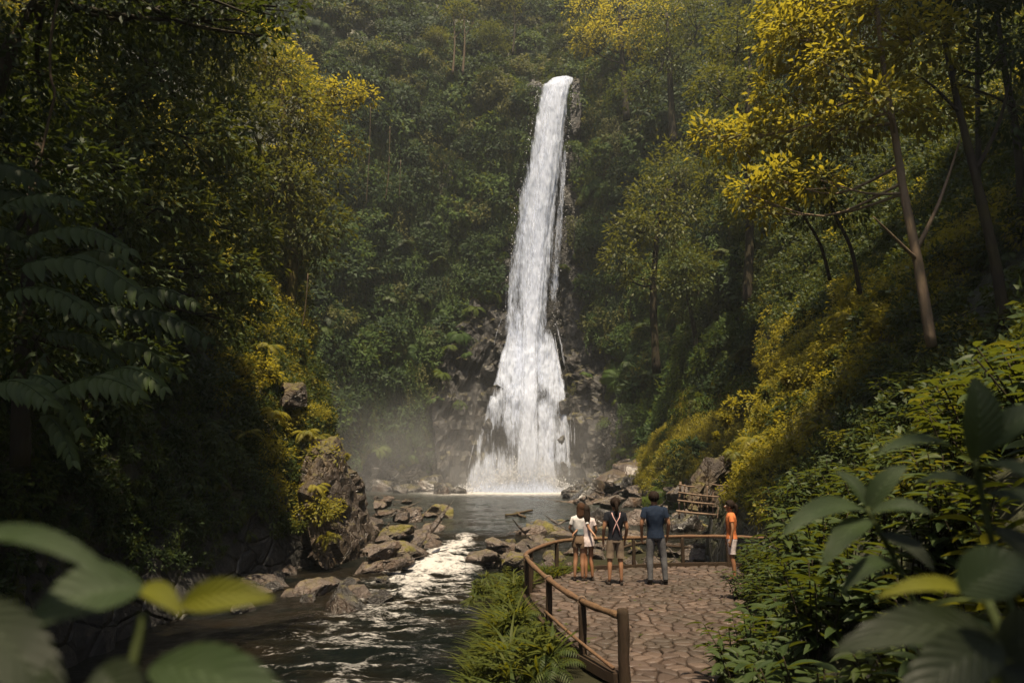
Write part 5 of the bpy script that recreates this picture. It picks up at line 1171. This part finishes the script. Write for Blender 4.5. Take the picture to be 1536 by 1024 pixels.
SK=skinm('tanned_skin',(.26,.135,.075)); SK2=skinm('brown_skin',(.23,.11,.055)); M_eye=plain('eye_white',(.5,.5,.5),.3)
def hairm(name,c): 
    m,t=nt(name); n1=noise(t,coords(t,'Object',(60,60,4)),3.,3); p=principled(t,mixc(t,n1,tuple(x*.4 for x in c),c),.75,.12,bump(t,n1,.6,.01)); out(t,p.outputs[0]); return m
H_br=hairm('brown_hair',(.055,.026,.013)); H_dk=hairm('dark_hair',(.020,.012,.008))
C_white=plain('white_cotton',(.5,.48,.47)); C_pink=plain('pale_pink_cotton',(.48,.41,.40)); C_black=plain('black_cotton',(.008,.009,.013)); C_navy=plain('navy_cotton',(.010,.017,.033)); C_grey=plain('grey_denim',(.085,.085,.09)); C_beige=plain('beige_shorts',(.17,.13,.095)); C_khaki=plain('brown_shorts',(.14,.095,.06)); C_or=plain('orange_shirt',(.42,.13,.045)); C_shoe=plain('dark_shoe',(.02,.016,.014)); C_teal=plain('grey_blue_cotton',(.18,.22,.23))
def foot(px,py): p=on(px,py,0.012); return (p.x,p.y,.012)
down=lambda s,e=.135,wv=.13,fy=.045:((s*e,-.012,.645),(s*wv,fy,.505))
pw1=person('woman in white top and brown shorts at the left of the embracing pair', foot(868,870), -.25, 1.54,'f',.098,.036,(((-.135,.01,.66),(-.10,.09,.60)),((.14,-.04,.68),(.20,-.075,.62))),(C_white,.60,.848,.88),.55,(C_khaki,'shorts',.42),(H_br,.79),(C_shoe,0),SK,(.022,.012))
pw2=person('woman in pale top and mini shorts with long dark hair, right of the pair', foot(884,870), .15, 1.50,'f',.098,.030,(((-.125,-.02,.69),(-.17,-.035,.655)),((.135,-.01,.655),(.115,.07,.60))),(C_pink,.50,.845,.9),.5,(C_pink,'skirt',.455),(H_dk,.73),(C_shoe,0),SK2,(-.006,.0))
pw3=person('woman in black shirt with crossed straps and beige knee shorts', foot(923,876), 0.05, 1.68,'m',.112,.055,(down(-1,.138,.136),down(1,.140,.130,.06)),(C_black,.515,.845,1.),.45,(C_beige,'shorts',.30),(H_dk,'pony'),(C_shoe,0),SK)
pm=person('man in navy t-shirt and grey jeans standing with legs apart', foot(987,876), -.04, 1.80,'m',.124,.068,(down(-1,.152,.148),down(1,.150,.140,.06)),(C_navy,.50,.850,1.08),.55,(C_grey,'trousers',.055),(H_dk,'short'),(C_shoe,1),SK)
po=person('person in orange shirt and white shorts with a dark ponytail, turned sideways beside the shrubs', foot(1101,870), PI/2-.25, 1.60,'f',.105,.034,(down(-1,.13,.13,.02),down(1,.13,.135,.04)),(C_or,.52,.848,.98),.45,(C_pink,'shorts',.33),(H_dk,'pony'),(C_shoe,0),SK2,(0,.004))
pw3.rotation_euler.y=.025; pm.rotation_euler.y=-.012; pw1.rotation_euler.y=.03; pw2.rotation_euler.y=-.03
# crossed straps on the black shirt, coloured hem on the white top
a=Acc(); H=1.68
for s in (-1,1):
    v,f=tube([Vector((s*.05,-.045,.825))*H,Vector((s*.038,-.073,.775))*H,Vector((0,-.077,.71))*H,Vector((-s*.03,-.072,.64))*H,Vector((-s*.045,-.066,.575))*H],[.0065*H]*5,6); a.add(v,f)
mobj('straps',a.mesh('straps',plain('pink_strap',(.42,.26,.25))),pw3)
H=1.54; V,F=loft('h',[tuple(c*H for c in r) for r in [(0,0,.595,.073,.058),(0,0,.63,.075,.060),(0,0,.672,.081,.0635)]],None,None,24,(False,False),.02,3); a=Acc(); a.add(V,F); mobj('waist_band',a.mesh('waist_band',C_teal),pw1)
# ------------------------------------------------------------------ air
def volbox(name, lo, hi, dens, col, aniso=.3):
    bm=bmesh.new(); bmesh.ops.create_cube(bm,size=1)
    for v in bm.verts: v.co=Vector([lo[i]+(v.co[i]+.5)*(hi[i]-lo[i]) for i in range(3)])
    me=bpy.data.meshes.new(name); bm.to_mesh(me); bm.free(); m,t=nt(name); pv=nd(t,'ShaderNodeVolumePrincipled'); pv.inputs['Color'].default_value=(*col,1); pv.inputs['Density'].default_value=dens; pv.inputs['Anisotropy'].default_value=aniso
    o=nd(t,'ShaderNodeOutputMaterial'); lk(t,pv.outputs[0],o.inputs['Volume']); me.materials.append(m); return tag(mobj(name,me),kind='stuff')
HZ=True
if HZ: tag(volbox('haze',(-120,-20,-6),(140,240,150),.0004,(.82,.9,.92)),'thin pale haze filling the gorge')
# drifting spray around the foot of the falls: soft closed puffs
def mist(name, label, c, s, dens):
    V,F=ico3; me=npmesh(name,V*np.array(s),F,None); m,t=nt(name); pv=nd(t,'ShaderNodeVolumePrincipled'); pv.inputs['Color'].default_value=(.96,.97,1,1)
    tc=nd(t,'ShaderNodeTexCoord').outputs['Object']; mp=nd(t,'ShaderNodeMapping'); mp.inputs['Scale'].default_value=(1/s[0],1/s[1],1/s[2]); lk(t,tc,mp.inputs['Vector'])
    ln=nd(t,'ShaderNodeVectorMath',operation='LENGTH'); lk(t,mp.outputs[0],ln.inputs[0]); f=math_(t,'SUBTRACT',1.,ln.outputs['Value'],True); f=math_(t,'MULTIPLY',math_(t,'POWER',f,1.3),dens); f=math_(t,'MULTIPLY',f,math_(t,'ADD',.35,ramp(t,noise(t,tc,.16,3),[(.35,0),(.7,1.3)])))
    lk(t,f,pv.inputs['Density']); o=nd(t,'ShaderNodeOutputMaterial'); lk(t,pv.outputs[0],o.inputs['Volume']); me.materials.append(m); o_=mobj(name,me,None,c); return tag(o_,label,'mist',None,'stuff')
if HZ:
    mist('mist','white spray drifting around the foot of the falls',(0,88.5,4.5),(20,7,11),.034)
    mist('mist','dense white spray where the falls hit the pool',(1,91.6,.2),(12,2.6,4.5),.30)
    mist('mist','thin brown lit mist over the far left corner of the pool',(-16,80,2),(17,12,12),.016)
# ------------------------------------------------------------------ light
sd=Vector((.02,-.35,.93)).normalized()
sun=bpy.data.objects.new('sun',bpy.data.lights.new('sun','SUN')); COL.objects.link(sun); sun.data.energy=5; sun.data.angle=math.radians(.5); sun.data.color=(1,.83,.59)
sun.rotation_euler=sd.to_track_quat('Z','Y').to_euler()
W=bpy.data.worlds.new('World'); S.world=W; W.use_nodes=True; t=W.node_tree; t.nodes.clear(); sk=t.nodes.new('ShaderNodeTexSky'); sk.sky_type='NISHITA'; sk.sun_disc=False
sk.dust_density=3.5; sk.ozone_density=.9; sk.air_density=.9; sk.sun_elevation=math.asin(sd.z); sk.sun_rotation=math.atan2(sd.x,sd.y); bg=t.nodes.new('ShaderNodeBackground'); bg.inputs['Strength'].default_value=.07; wo=t.nodes.new('ShaderNodeOutputWorld'); t.links.new(sk.outputs[0],bg.inputs[0]); t.links.new(bg.outputs[0],wo.inputs[0])
S.view_settings.view_transform='Standard'; S.view_settings.look='None'; S.view_settings.gamma=1; S.view_settings.exposure=1.02
S.render.engine='CYCLES'; c=S.cycles; c.use_denoising=True; c.max_bounces=8; c.transparent_max_bounces=16; c.volume_bounces=0; c.diffuse_bounces=3; c.glossy_bounces=2; c.transmission_bounces=4; c.sample_clamp_indirect=3; c.caustics_reflective=False; c.caustics_refractive=False; c.volume_step_rate=2.; c.volume_max_steps=96
